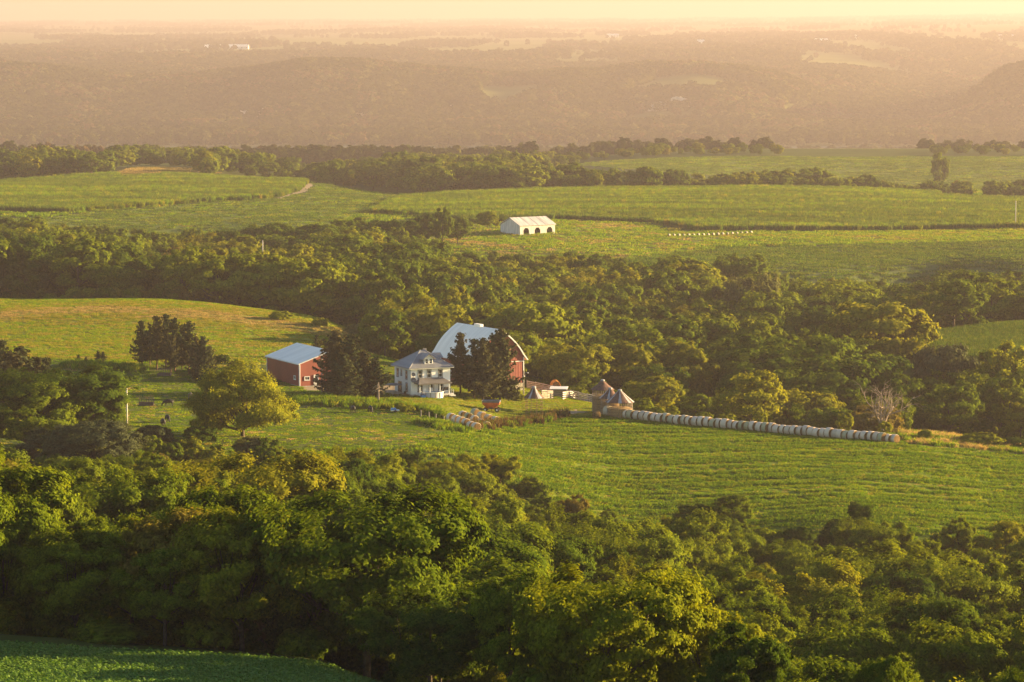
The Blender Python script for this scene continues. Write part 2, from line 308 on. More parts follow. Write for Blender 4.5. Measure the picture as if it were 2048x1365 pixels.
# ------------------------------------------------------------------ scattering of uncountable plants (geometry nodes)
def scatter(name, P, scale, protos, label, cat, rot=None, idx=None, tilt=0.0):
    n = len(P)
    if rot is None: rot = np.stack([RNG.normal(0, tilt, n), RNG.normal(0, tilt, n), RNG.uniform(0, 6.283, n)], 1)
    if idx is None: idx = RNG.integers(0, len(protos), n)
    if np.ndim(scale) == 1: scale = np.repeat(np.asarray(scale)[:, None], 3, 1)
    me = np_mesh(name, P, np.zeros((0, 3)), list(protos[0].data.materials), attrs={'rot': ('FLOAT_VECTOR', rot.astype(np.float32)), 'sc': ('FLOAT_VECTOR', np.asarray(scale, np.float32)), 'idx': ('INT', np.asarray(idx, np.int32))})
    o = link(bpy.data.objects.new(name, me)); tag(o, label, cat, kind='stuff')
    ng = bpy.data.node_groups.new(name+'_nodes', 'GeometryNodeTree')
    ng.interface.new_socket('Geometry', in_out='INPUT', socket_type='NodeSocketGeometry'); ng.interface.new_socket('Geometry', in_out='OUTPUT', socket_type='NodeSocketGeometry')
    gi = ng.nodes.new('NodeGroupInput'); go = ng.nodes.new('NodeGroupOutput'); ip = ng.nodes.new('GeometryNodeInstanceOnPoints')
    g2i = ng.nodes.new('GeometryNodeGeometryToInstance')
    for p in reversed(protos):
        oi = ng.nodes.new('GeometryNodeObjectInfo'); oi.inputs['Object'].default_value = p; ng.links.new(oi.outputs['Geometry'], g2i.inputs[0])
    def named(a, ty):
        q = ng.nodes.new('GeometryNodeInputNamedAttribute'); q.data_type = ty; q.inputs[0].default_value = a; return q.outputs[0]
    ng.links.new(gi.outputs[0], ip.inputs['Points']); ng.links.new(g2i.outputs[0], ip.inputs['Instance'])
    ip.inputs['Pick Instance'].default_value = True
    ng.links.new(named('idx', 'INT'), ip.inputs['Instance Index']); ng.links.new(named('rot', 'FLOAT_VECTOR'), ip.inputs['Rotation']); ng.links.new(named('sc', 'FLOAT_VECTOR'), ip.inputs['Scale'])
    ng.links.new(ip.outputs[0], go.inputs[0])
    md = o.modifiers.new('scatter', 'NODES'); md.node_group = ng
    return o
def proto(me): return bpy.data.objects.new(me.name, me)      # a mesh source, never linked to the scene itself

# ------------------------------------------------------------------ tree prototypes
def leaf_quads(C, Nrm, size, rng, elong=1.7, droop=0.0):
    n = len(C); Nrm = Nrm/np.linalg.norm(Nrm, axis=1, keepdims=True)
    r = rng.normal(size=(n, 3)); A = np.cross(Nrm, r); A /= np.linalg.norm(A, axis=1, keepdims=True)+1e-9; B = np.cross(Nrm, A)
    s = size*rng.uniform(.65, 1.35, n)[:, None]
    V = np.stack([C - A*s*.5*elong, C - B*s*.5 + Nrm*s*.12, C + A*s*.5*elong, C + B*s*.5 + Nrm*s*.12], 1).reshape(-1, 3)
    F = np.arange(4*n).reshape(-1, 4); rnd = np.repeat(rng.uniform(0, 1, n), 4)
    return V, F, rnd
def unit(n, rng):
    v = rng.normal(size=(n, 3)); return v/np.linalg.norm(v, axis=1, keepdims=True)
def decid(name, seed, Ht, R, base, nleaf, lsize, shape='round', lobes=26, mat='leaf', limbs=9, bark='bark', lean=0.0, trunk_r=None, flat=1.0, hollow=0.72, lr=(.17, .30)):
    """crown of leaf faces on clumps of clumps + trunk with limbs; returns (crown mesh, trunk mesh)"""
    rng = np.random.default_rng(seed); hc = Ht - base; cz = base + hc*0.5
    L = []; lobes = int(lobes*1.8)
    for k in range(lobes):
        for _ in range(60):
            d = unit(1, rng)[0]; q = rng.uniform(hollow, 1.0)
            t = d[2]*q*.5+.5
            prof = {'round': math.sqrt(max(0, 1-(2*t-1)**2))*1.0, 'tall': 0.55+0.45*math.sin(math.pi*min(1, t*1.1)), 'spread': (0.45+1.05*t)*math.sqrt(max(0.0, 1-max(0, t*1.12-.3)**3)),
                    'oval': math.sin(math.pi*(0.12+0.8*t))**.8, 'bush': math.sqrt(max(0, 1-t*t))}[shape]
            a = math.atan2(d[1], d[0]); rr = R*prof*math.sqrt(rng.uniform(hollow**2, 1))*rng.uniform(.86, 1.06)
            c = np.array([math.cos(a)*rr, math.sin(a)*rr, base + hc*(0.10+0.80*t)])
            if all(np.linalg.norm((c-b[0])/(1, 1, 1)) > 0.17*R for b in L): break
        r = R*rng.uniform(*lr)
        L.append((c, r))
    L.append((np.array([0, 0, base+hc*.55]), R*.45)); 
    subs = []
    for c, r in L:
        k = int(rng.integers(9, 15)); d = unit(k, rng); d[:, 2] = np.abs(d[:, 2])*.9 - .25; d /= np.linalg.norm(d, axis=1, keepdims=True)
        out = c - np.array([0, 0, cz]); out = out/(np.linalg.norm(out)+1e-6); d = d + out*.45; d /= np.linalg.norm(d, axis=1, keepdims=True)
        for e in d: subs.append((c + e*r*rng.uniform(.4, 1.15)*np.array([1, 1, flat]), r*rng.uniform(.22, .55), c))
    w = np.array([s[1]**2 for s in subs]); cnt = rng.multinomial(nleaf, w/w.sum())
    CC = []; NN = []
    for (c, r, lc), k in zip(subs, cnt):
        d = unit(k, rng); d[:, 2] = d[:, 2]*.8 + .15
        CC.append(c + d*r*np.abs(rng.normal(.78, .34, (k, 1))))
        g = (c-lc)/(np.linalg.norm(c-lc)+1e-6)
        co = (c-np.array([0, 0, base+hc*.35]))/np.array([R, R, hc*.6]); NN.append(d*.65 + g*.45 + co*.75 + np.array([0, 0, .1]) + rng.normal(0, .32, (k, 3)))
    CC = np.concatenate(CC); NN = np.concatenate(NN)
    V, F, rnd = leaf_quads(CC, NN, lsize, rng)
    V[:, 0] += lean*V[:, 2]
    crown = np_mesh(name+'_crown', V, F, M[mat], attrs={'rnd': ('FLOAT', rnd.astype(np.float32))})
    tb = MB(); tr = trunk_r or Ht*.019
    top = Ht*.72; path = [(lean*z+rng.normal(0, .05)*z*.2, rng.normal(0, .05)*z*.2, z) for z in np.linspace(-.8, top, 7)]
    tb.tube(path, [tr*1.35, tr*1.0, tr*.9, tr*.75, tr*.58, tr*.38, tr*.12], 7)
    order = sorted(range(len(L)), key=lambda i: -L[i][1])[:limbs]
    for i in order:
        c, r = L[i]; z0 = rng.uniform(.55, .95)*min(base*1.2+.1*Ht, c[2]*.75); p0 = np.array([lean*z0, 0, z0]); c = c + np.array([lean*c[2], 0, 0])
        mid = p0*.45 + c*.55 + np.array([0, 0, -.08*np.linalg.norm(c-p0)]) + rng.normal(0, .12, 3)*R*.3
        q1 = p0*.7+mid*.3; tb.tube([tuple(p0), tuple(q1), tuple(mid), tuple(c)], [tr*.5, tr*.42, tr*.28, tr*.06], 5)
        for _ in range(2):
            e = c + unit(1, rng)[0]*r*.9; tb.tube([tuple(mid), tuple((mid+e)/2+rng.normal(0, .1, 3)), tuple(e)], [tr*.2, tr*.13, tr*.03], 4)
    return crown, tb.mesh(name+'_trunk', M[bark], True)
def spruce(name, seed, Ht, R, base, mat='needle', dens=.85, ragged=.3, bark='bark'):
    rng = np.random.default_rng(seed); CC = []; NN = []; SZ = []
    tb = MB(); tr = Ht*.017; tb.tube([(0, 0, -.6), (0, 0, Ht*.4), (0.02*Ht*rng.normal(), 0, Ht*.8), (0, 0, Ht)], [tr*1.3, tr*.9, tr*.4, .03], 7)
    z = base
    while z < Ht*.985:
        t = (z-base)/(Ht-base); rad = R*(1-t)**.6*(0.55+0.45*min(1, t*6+.35))+.3
        nb = int(5 + 4*(1-t)); a0 = rng.uniform(0, 6.28)
        for b in range(nb):
            a = a0 + b*6.283/nb + rng.normal(0, .2); l = rad*rng.uniform(1-ragged*1.4, 1+ragged*.6)
            if rng.random() < .08*ragged*3: continue
            el = rng.uniform(-.18, .12) + .35*t; m = max(4, int(l*9*dens)); s = rng.uniform(.12, 1, m)**.8
            dz = np.tan(el)*s*l - .22*l*s*(1-s)*1.5 + .10*l*s**3
            x = np.cos(a)*s*l; y = np.sin(a)*s*l; sp = .17*l*(1.15-s)+.08
            for rep in range(2):
                o = rng.normal(0, 1, m)*sp; px = x - np.sin(a)*o; py = y + np.cos(a)*o; pz = z + dz - np.abs(o)*.35 + rng.normal(0, .06, m) - rng.uniform(0, .28, m)*rep
                CC.append(np.stack([px, py, pz], 1)); nn = rng.normal(0, .4, (m, 3)); nn[:, 2] += 1; nn[:, 0] += np.cos(a)*.5; nn[:, 1] += np.sin(a)*.5; NN.append(nn)
            if b % 3 == 0: tb.tube([(0, 0, z), (math.cos(a)*l*.8, math.sin(a)*l*.8, z+math.tan(el)*l*.8-.06*l)], [tr*.25, .02], 4)
        z += (.36 + .26*(1-t))*Ht/13
    for _ in range(14): CC.append(np.array([[rng.normal(0, .1), rng.normal(0, .1), Ht-rng.uniform(0, .9)]])); NN.append(rng.normal(size=(1, 3)))
    CC = np.concatenate(CC); NN = np.concatenate(NN)
    V, F, rnd = leaf_quads(CC, NN, .42, rng, 1.9)
    return np_mesh(name+'_crown', V, F, M[mat], attrs={'rnd': ('FLOAT', rnd.astype(np.float32))}), tb.mesh(name+'_trunk', M[bark], True)
def barewood(name, seed, Ht, spread, n0=5, mat='deadwood', levels=4, thick=.03):
    rng = np.random.default_rng(seed); tb = MB()
    def grow(p, d, l, r, lv):
        k = 4; pts = [p]; q = np.array(p, float); dd = np.array(d, float)
        for _ in range(k):
            dd = dd + rng.normal(0, .16, 3); dd[2] += .03; dd /= np.linalg.norm(dd); q = q + dd*l/k; pts.append(tuple(q))
        tb.tube(pts, [r*(1-.16*i) for i in range(k+1)], 5 if lv > 1 else 4)
        if lv <= 0: return
        for j in range(int(rng.integers(2, 4)) + (lv > 2)):
            i = int(rng.integers(2, k+1)); nd = dd + rng.normal(0, spread, 3); nd[2] = nd[2]*.8+.1; nd /= np.linalg.norm(nd)
            grow(pts[i], nd, l*rng.uniform(.5, .8), r*.5, lv-1)
    tb.tube([(0, 0, -.5), (0, 0, Ht*.12), (.1, 0, Ht*.22)], [Ht*thick*1.3, Ht*thick, Ht*thick*.9], 8)
    for j in range(n0):
        a = 6.283*j/n0 + rng.normal(0, .3); t = rng.uniform(.35, .9)
        d = np.array([math.cos(a)*t, math.sin(a)*t, 1.0]); d /= np.linalg.norm(d)
        grow((.1, 0, Ht*rng.uniform(.15, .24)), d, Ht*.38, Ht*thick*.55, levels-1)
    return tb.mesh(name+'_trunk', M[mat], True)
# ------------------------------------------------------------------ land: one sheet cut into its fields
def inpoly(px, py, poly):
    inside = np.zeros(px.shape, bool); n = len(poly)
    for i in range(n):
        x0, y0 = poly[i]; x1, y1 = poly[(i+1) % n]
        if y0 == y1: continue
        c = ((y0 > py) != (y1 > py)) & (px < (x1-x0)*(py-y0)/(y1-y0)+x0); inside ^= c
    return inside
# (name, photo outline, nearest, farthest distance)
REGIONS = [
 ('pasture', [(-700,700),(60,716),(230,726),(430,728),(560,745),(640,715),(700,690),(765,672),(840,715),(800,765),(905,780),(930,838),(905,858),(850,893),(560,905),(-700,905)], 585, 812),
 ('hill_field', [(-700,590),(200,590),(400,605),(560,622),(745,648),(765,675),(700,690),(560,728),(430,727),(230,727),(60,716),(-700,704)], 735, 905),
 ('hay_field', [(845,893),(905,858),(960,852),(1060,846),(1130,836),(1215,832),(1300,832),(1500,846),(1795,868),(1815,890),(2100,916),(2800,978),(2800,1185),(2048,1115),(1850,1092),(1700,1075),(1500,1075),(1300,1075),(1150,1045),(1050,975),(960,922)], 566, 725),
 ('lawn', [(790,800),(800,770),(1050,768),(1190,792),(1205,832),(1130,836),(1060,846),(960,852),(905,835),(850,828)], 660, 765),
 ('gravel_yard', [(604,772),(700,768),(792,772),(800,784),(740,790),(690,783),(610,782)], 690, 790),
 ('dirt_track', [(1120,823),(1150,820),(1180,825),(1150,828),(1118,827)], 690, 760),
 ('grass_margin', [(1285,826),(1500,843),(1795,866),(1815,888),(2100,914),(2800,975),(2800,925),(2100,886),(1800,862),(1500,838)], 660, 745),
 ('right_field', [(1775,700),(1800,675),(1900,662),(2048,645),(2800,590),(2800,760),(2048,725),(1900,716),(1790,716)], 815, 935),
 ('soybean_strip', [(100,436),(170,426),(400,408),(560,396),(620,385),(640,355),(870,370),(850,385),(800,398),(740,425),(640,452),(300,474),(-700,480),(-700,452)], 1240, 1760),
 ('corn_left', [(-700,372),(-50,372),(240,352),(450,346),(610,352),(625,372),(600,386),(540,398),(400,407),(170,424),(60,434),(-700,450)], 1380, 1770),
 ('corn_main', [(735,428),(800,400),(1000,384),(1350,376),(1700,378),(2100,396),(2800,400),(2800,462),(2100,456),(1700,463),(1400,463),(1300,447),(1100,440),(950,448),(850,434)], 1300, 1640),
 ('shed_pasture', [(850,505),(858,446),(950,449),(1110,440),(1300,447),(1335,462),(1445,492),(1270,520),(1100,528),(870,540)], 1150, 1345),
 ('mid_meadow', [(1335,463),(1700,463),(2100,456),(2800,456),(2800,482),(2100,482),(1445,500)], 1240, 1345),
 ('soybean_mid', [(1240,530),(1270,516),(1445,498),(2100,480),(2800,480),(2800,565),(2100,545),(1800,568),(1640,570)], 1100, 1270),
 ('upper_field', [(1150,330),(1180,318),(1430,310),(2800,310),(2800,402),(1760,400),(1600,380),(1430,352)], 1790, 2200),
 ('farm_track', [(626,350),(640,354),(628,368),(612,384),(560,398),(545,400),(600,382),(616,366)], 1400, 1770),
 ('farm_track_right', [(1880,391),(2000,396),(2800,420),(2800,426),(2000,402),(1880,396)], 1500, 1640),
 ('tan_pasture', [(235,345),(300,328),(395,330),(400,350),(450,346),(240,360)], 1700, 1960),
]
IDS = {r[0]: i+1 for i, r in enumerate(REGIONS)}; IDS['soybean_near'] = len(REGIONS)+1
def classify(x, y, z=None):
    z = hgt(x, y) if z is None else z; px, py = proj(x, y, z)
    jx = 3*vnoise(x/3, y/3, 51); jy = 2*vnoise(x/3+9, y/3, 52)
    idm = np.zeros(px.shape, int)
    for i, (n, poly, d0, d1) in enumerate(REGIONS):
        k = (y >= d0) & (y <= d1); k &= inpoly(px+jx, py+jy, poly); idm[k] = i+1
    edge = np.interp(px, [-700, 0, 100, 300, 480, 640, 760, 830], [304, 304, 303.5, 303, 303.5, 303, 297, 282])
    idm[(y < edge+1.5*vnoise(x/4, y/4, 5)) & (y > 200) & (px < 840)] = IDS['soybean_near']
    return idm
M['g_wood'] = groundmat('woodland_ground', [(0.3,(0.035,0.05,0.010)),(0.7,(0.085,0.105,0.018))], .3, .03)
M['g_pasture'] = groundmat('pasture_ground', [(0.3,(0.055,0.075,0.018)),(0.55,(0.085,0.105,0.02)),(0.75,(0.15,0.13,0.04))], .5, .06, bump=.5)
M['g_hill'] = groundmat('hill_field_ground', [(0.3,(0.12,0.16,0.010)),(0.5,(0.17,0.19,0.014)),(0.68,(0.30,0.23,0.05))], .5, .03, stretch=(.35,1.5,1), rot=.15, row=.5, rowamt=.25)
M['g_hay'] = groundmat('hay_ground', [(0.3,(0.085,0.135,0.010)),(0.5,(0.12,0.175,0.012)),(0.7,(0.20,0.19,0.035))], .7, .05, stretch=(.4,1.6,1), rot=.25, bump=.4, row=.35, rowamt=.2)
M['g_lawn'] = groundmat('lawn_ground', [(0.3,(0.12,0.14,0.012)),(0.7,(0.20,0.20,0.02))], .6, .08)
M['g_dirt'] = groundmat('dirt_ground', [(0.3,(0.22,0.17,0.11)),(0.7,(0.36,0.29,0.20))], 1.2, .2, bump=.05)
M['g_margin'] = groundmat('margin_ground', [(0.3,(0.14,0.13,0.04)),(0.7,(0.28,0.22,0.08))], .6, .08)
M['g_corn'] = groundmat('corn_ground', [(0.3,(0.04,0.06,0.014)),(0.7,(0.09,0.115,0.022))], .2, .012, stretch=(.25,1,1), rot=.1)
M['g_soy'] = groundmat('soybean_ground', [(0.3,(0.10,0.135,0.025)),(0.7,(0.155,0.185,0.035))], .15, .01, stretch=(.25,1,1), rot=-.12, row=.12, rowamt=.18)
M['g_soymid'] = groundmat('soybean_mid_ground', [(0.3,(0.085,0.115,0.04)),(0.7,(0.13,0.155,0.05))], .3, .012, stretch=(.25,1,1), rot=-.12, row=.25, rowamt=.2)
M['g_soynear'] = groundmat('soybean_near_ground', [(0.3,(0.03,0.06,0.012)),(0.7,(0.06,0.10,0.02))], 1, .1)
M['g_meadow'] = groundmat('meadow_ground', [(0.3,(0.13,0.15,0.025)),(0.55,(0.17,0.18,0.03)),(0.72,(0.25,0.2,0.06))], .2, .02, stretch=(.3,1,1), rot=-.1)
M['g_tan'] = groundmat('tan_ground', [(0.3,(0.22,0.18,0.09)),(0.7,(0.30,0.25,0.12))], .15, .02)
M['g_upper'] = groundmat('upper_ground', [(0.35,(0.10,0.135,0.02)),(0.65,(0.15,0.175,0.03))], .08, .008, stretch=(.15,1,1), rot=-.15, row=.05, rowamt=.3)
M['g_far'] = groundmat('far_ground', [(0.35,(0.06,0.075,0.02)),(0.5,(0.11,0.125,0.03)),(0.62,(0.14,0.15,0.04))], .01, .0016, stretch=(.4,1,1), bump=.1)
REG_MAT = {'pasture':('g_pasture','rough grazed pasture around the farmyard'),'hill_field':('g_hill','sunlit rounded hill field behind the conifer grove'),'hay_field':('g_hay','mown hay field below the long row of bales'),'lawn':('g_lawn','bright mown farmhouse lawn'),
 'gravel_yard':('g_dirt','pale gravel yard between red shed and farmhouse'),'dirt_track':('g_dirt','bare dirt patch by the corn cribs'),'grass_margin':('g_margin','uncut grassy strip behind the long bale row'),'right_field':('g_corn','dark green crop field at the right edge'),
 'soybean_strip':('g_soy','smooth light green crop strip left of centre'),'corn_left':('g_corn','cornfield on the left below the ridge trees'),'corn_main':('g_corn','broad cornfield behind the white open shed'),'shed_pasture':('g_meadow','short pasture slope in front of the white open shed'),
 'mid_meadow':('g_meadow','narrow meadow below the far bale row'),'soybean_mid':('g_soymid','grey green bean field behind the woods'),'upper_field':('g_upper','striped green field on the far ridge at right'),'tan_pasture':('g_tan','small tan pasture on the far ridge at left'),'farm_track':('g_dirt','narrow dirt track between the left crop fields'),'farm_track_right':('g_dirt','pale farm track along the top of the cornfield at right'),'soybean_near':('g_soynear','shaded bean field along the bottom left edge')}
REG_NAME = {'farm_track_right':'farm_track','right_field':'crop_field','soybean_strip':'soybean_field','corn_left':'corn_field','corn_main':'corn_field','shed_pasture':'pasture','mid_meadow':'meadow','soybean_mid':'soybean_field','upper_field':'crop_field','tan_pasture':'pasture','soybean_near':'soybean_field'}
def build_land():
    us = np.unique(np.concatenate([np.arange(-60, 2110, 5.0), np.arange(-900, -60, 40.), np.arange(2110, 3000, 40.)])); us = (us-1024)/F_PX
    ds = [268.0]
    while ds[-1] < 2330: ds.append(ds[-1] + min(6.5, 3.2*ds[-1]**2/(80*F_PX)))
    ds = np.array(ds); U, D = np.meshgrid(us, ds); X = U*D; Z = hgt(X, D)
    V = np.stack([X, D, Z], -1).reshape(-1, 3); nu = len(us); nd = len(ds)
    a = (np.arange(nd-1)[:, None]*nu + np.arange(nu-1)[None]).ravel(); Fq = np.stack([a, a+1, a+nu+1, a+nu], 1)
    C = V[Fq].mean(1); idm = classify(C[:, 0], C[:, 1], C[:, 2])
    def part(name, k, mat, label):
        f = Fq[k]; u_, inv = np.unique(f, return_inverse=True)
        o = link(bpy.data.objects.new(name, np_mesh(name, V[u_], inv.reshape(-1, 4), M[mat], True))); tag(o, label, 'ground' if name == 'ground' else 'field', kind='structure')
    part('ground', idm == 0, 'g_wood', 'woodland floor and hillside between the fields')
    for n, i in IDS.items():
        if (idm == i).any(): part(REG_NAME.get(n, n), idm == i, *REG_MAT[n])
    # overlook slope under the camera
    xs = np.linspace(-150, 150, 41); ys = np.linspace(-60, 268, 42); X, D = np.meshgrid(xs, ys); Z = hgt(X, D)
    V2 = np.stack([X, D, Z-.02], -1).reshape(-1, 3); a = (np.arange(41)[:, None]*41+np.arange(40)[None]).ravel()
    o = link(bpy.data.objects.new('hillside', np_mesh('hillside', V2, np.stack([a, a+1, a+42, a+41], 1), M['g_pasture'], True))); tag(o, 'grassy slope of the overlook', 'hillside', kind='structure')
    # added hill out of view to the right, keeps sun off the near air
    xs = np.linspace(70, 420, 60); ys = np.linspace(-330, 330, 90); X, D = np.meshgrid(xs, ys)
    taper = np.clip((300-D)/70, 0, 1)*np.clip((D+330)/120, 0, 1); taper = taper*taper*(3-2*taper)
    Z = hgt(X, D)-2 + (118+10*fbm(X/60, D/60, 90)-hgt(X, D))*np.exp(-((X-185)/62.)**2)*taper - 25*np.clip((X-300)/120, 0, 1)
    a = (np.arange(89)[:, None]*60+np.arange(59)[None]).ravel()
    o = link(bpy.data.objects.new('hill', np_mesh('hill', np.stack([X, D, Z], -1).reshape(-1, 3), np.stack([a, a+1, a+61, a+60], 1), M['g_wood'], True))); tag(o, 'added unseen hill shading the near air and foreground', 'hill', kind='structure')
    # far land: valley, bluffs and plateau to the horizon
    us = (np.concatenate([np.arange(-1200, -60, 60), np.arange(-60, 2110, 12.0), np.arange(2110, 3300, 60)])-1024)/F_PX
    ds = np.concatenate([np.geomspace(2330, 4900, 50)[:-1], np.linspace(4900, 6700, 110)[:-1], np.geomspace(6700, 28000, 130)])
    U, D = np.meshgrid(us, ds); X = U*D; Z = hgt(X, D); nu = len(us); nd = len(ds)
    Z[0] = hgt(X[0], D[0])
    a = (np.arange(nd-1)[:, None]*nu + np.arange(nu-1)[None]).ravel()
    o = link(bpy.data.objects.new('terrain', np_mesh('terrain', np.stack([X, D, Z], -1).reshape(-1, 3), np.stack([a, a+1, a+nu+1, a+nu], 1), M['g_far'], True))); tag(o, 'river valley, wooded bluffs and hazy plateau reaching the horizon', 'terrain', kind='structure')
    m, nt, out = newmat('river_water'); b = N(nt, 'ShaderNodeBsdfPrincipled'); b.inputs['Base Color'].default_value = (.08,.09,.08,1); b.inputs['Roughness'].default_value = .12
    bp = N(nt, 'ShaderNodeBump'); bp.inputs['Distance'].default_value = .05; nt.links.new(noise(nt, mapping(nt), .2, 3), bp.inputs['Height']); nt.links.new(bp.outputs[0], b.inputs['Normal']); nt.links.new(b.outputs[0], out.inputs[0])
    y0, y1 = 4110, 4330
    V = [(x, y, -84.6) for x in np.linspace(-3200, 3200, 9) for y in (y0, y1)]
    o = link(bpy.data.objects.new('river', np_mesh('river', V, [(2*i, 2*i+2, 2*i+3, 2*i+1) for i in range(8)], m))); tag(o, 'wide pale river in the hazy valley', 'river', kind='structure')
build_land()

def sample(region, dens, d0, d1, px0=-130, px1=2190):
    """random spots on one field, dens per square metre"""
    x0 = d1*(px0-1024)/F_PX*1.02; x1 = d1*(px1-1024)/F_PX*1.02; n = int((x1-x0)*(d1-d0)*dens)
    x = RNG.uniform(x0, x1, n); y = RNG.uniform(d0, d1, n); z = hgt(x, y); px, _ = proj(x, y, z); k = (px > px0) & (px < px1); x, y, z = x[k], y[k], z[k]
    ids = [IDS[r] for r in ([region] if isinstance(region, str) else region)]
    k = np.isin(classify(x, y, z), ids); return np.stack([x[k], y[k], z[k]], 1)
def rows(region, d0, d1, sp, step, ang=0.0, warp=0.0, px0=-130, px1=2190):
    w = d1*.17+30; L = w+(d1-d0); ca, sa = math.cos(ang), math.sin(ang); cx, cyy = 0.0, (d0+d1)/2
    a = np.arange(-L, L, step); b = np.arange(-L, L, sp); A, B = np.meshgrid(a, b); A = A+RNG.uniform(-.4, .4, A.shape)*step; B = B + RNG.normal(0, .06*sp, B.shape)
    B = B + warp*np.sin(A/60.0)
    x = (A*ca - B*sa).ravel()+cx; y = (A*sa + B*ca).ravel()+cyy; k = (y > d0) & (y < d1) & (np.abs(x) < w); x, y = x[k], y[k]
    z = hgt(x, y); px, _ = proj(x, y, z); k = (px > px0) & (px < px1); x, y, z = x[k], y[k], z[k]
    k = classify(x, y, z) == IDS[region]; return np.stack([x[k], y[k], z[k]], 1)
def tuft(name, seed, n, rad, h, w, mat, spread=.5, hvar=.4, dome=0.0):
    rng = np.random.default_rng(seed); a = rng.uniform(0, 6.283, n); r = rad*np.sqrt(rng.uniform(0, 1, n))
    B = np.stack([r*np.cos(a), r*np.sin(a), np.full(n, -.03)], 1); hh = h*rng.uniform(1-hvar, 1+hvar, n)*(1-dome*(r/rad)**2)
    lean = rng.normal(0, spread, (n, 2))*hh[:, None]; Tp = B + np.concatenate([lean, hh[:, None]], 1)
    t = rng.uniform(0, 6.283, n); S_ = np.stack([np.cos(t), np.sin(t), np.zeros(n)], 1)*w*rng.uniform(.6, 1.4, (n, 1)); Mid = B*.45+Tp*.55; Mid[:, :2] -= lean*.18
    V = np.stack([B, Mid-S_, Tp, Mid+S_], 1).reshape(-1, 3); F = np.arange(4*n).reshape(-1, 4)
    return proto(np_mesh(name, V, F, M[mat], attrs={'rnd': ('FLOAT', np.repeat(rng.uniform(0, 1, n), 4).astype(np.float32))}))
def noisy_idx(P, scale, cuts, seed, jit=.25, rot=0.0, st=(1, 1)):
    x = P[:, 0]*math.cos(rot)+P[:, 1]*math.sin(rot); y = -P[:, 0]*math.sin(rot)+P[:, 1]*math.cos(rot)
    v = fbm(x/scale/st[0], y/scale/st[1], seed, 3) + RNG.normal(0, jit, len(P)); return np.digitize(v, cuts)
# hay regrowth
P = sample('hay_field', 1.15, 566, 728); _c = P[:, 1]*.96-P[:, 0]*.22+.0009*(P[:, 0]-20)**2; stripe = fbm((P[:, 0]*.97+P[:, 1]*.22)/26, _c/1.5, 5, 3)
scatter('hay_grass', P, .5+.95*np.clip(stripe+.5, 0, 1.2)+RNG.uniform(-.1, .25, len(P)), [tuft('hay_a', 1, 46, .75, .24, .05, 'grass', .55), tuft('hay_b', 2, 46, .75, .30, .055, 'grass_deep', .5), tuft('hay_c', 3, 30, .8, .16, .05, 'straw', .9)],
        'short green regrowth with straw streaks on the hay field', 'grass', idx=np.where(RNG.random(len(P)) < .34*(stripe < -.22)+.015, 2, np.digitize(stripe+RNG.normal(0, .13, len(P)), [.02]) % 2))
# pasture
P = sample('pasture', 0.8, 585, 815)
scatter('pasture_grass', P, RNG.uniform(.6, 1.25, len(P)), [tuft('past_a', 4, 48, .8, .13, .05, 'grass_deep', .6), tuft('past_b', 5, 42, .6, .20, .06, 'grass', .45, dome=.4), tuft('past_c', 6, 34, .7, .17, .05, 'straw', .5)],
        'rough grazed grass of the farm pasture', 'grass', idx=noisy_idx(P, 9, [.05, .55], 12, .25))
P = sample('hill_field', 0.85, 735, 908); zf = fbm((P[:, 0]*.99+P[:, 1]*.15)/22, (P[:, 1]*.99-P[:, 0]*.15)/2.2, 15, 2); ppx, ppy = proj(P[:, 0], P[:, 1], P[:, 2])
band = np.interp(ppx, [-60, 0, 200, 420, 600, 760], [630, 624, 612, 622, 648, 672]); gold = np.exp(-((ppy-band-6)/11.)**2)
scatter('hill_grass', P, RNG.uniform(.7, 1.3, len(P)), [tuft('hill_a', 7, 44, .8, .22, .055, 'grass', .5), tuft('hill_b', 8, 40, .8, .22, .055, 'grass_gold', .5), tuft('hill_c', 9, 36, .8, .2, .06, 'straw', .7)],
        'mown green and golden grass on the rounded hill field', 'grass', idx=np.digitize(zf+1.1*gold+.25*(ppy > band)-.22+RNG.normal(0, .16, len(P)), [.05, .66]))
P = sample('lawn', 1.3, 660, 768)
scatter('lawn_grass', P, RNG.uniform(.6, 1.0, len(P)), [tuft('lawn_a', 10, 44, .7, .14, .05, 'grass', .6), tuft('lawn_b', 11, 44, .7, .15, .05, 'grass_gold', .6)], 'short bright lawn grass round the farmhouse', 'grass', idx=noisy_idx(P, 6, [.12], 20, .3))
P = sample('grass_margin', 1.2, 655, 740)
scatter('margin_grass', P, RNG.uniform(.7, 1.5, len(P)), [tuft('marg_a', 12, 40, .6, .75, .05, 'straw', .3, dome=.3), tuft('marg_b', 13, 40, .7, .65, .06, 'grass', .35, dome=.3), tuft('marg_c', 14, 34, .7, .5, .06, 'grass_deep', .4)], 'tall seeding grass behind the long bale row', 'grass', idx=noisy_idx(P, 5, [-.05, .28], 24, .25))
IDS['wood_floor'] = 0
P = sample('wood_floor', .45, 560, 640, 200, 2090)
scatter('rough_grass', P, RNG.uniform(.6, 1.4, len(P)), [tuft('rgh_a', 15, 44, .9, .35, .06, 'grass_deep', .5), tuft('rgh_b', 16, 40, .8, .5, .06, 'grass', .45)], 'rough grass between the foreground wood and the fields', 'grass')
P = np.concatenate([sample('wood_floor', .12, 1060, 1310, 800, 2090), sample('wood_floor', .05, 1240, 1500, -40, 900), sample('wood_floor', .05, 1640, 1800, 1150, 2090)])
scatter('rough_grass', P, RNG.uniform(.8, 1.6, len(P)), [tuft('rgh_c', 17, 44, 1.8, .6, .14, 'grass_deep', .5), tuft('rgh_d', 18, 40, 1.6, .6, .14, 'grass', .45)], 'rough grass on the far rim of the woods', 'grass')
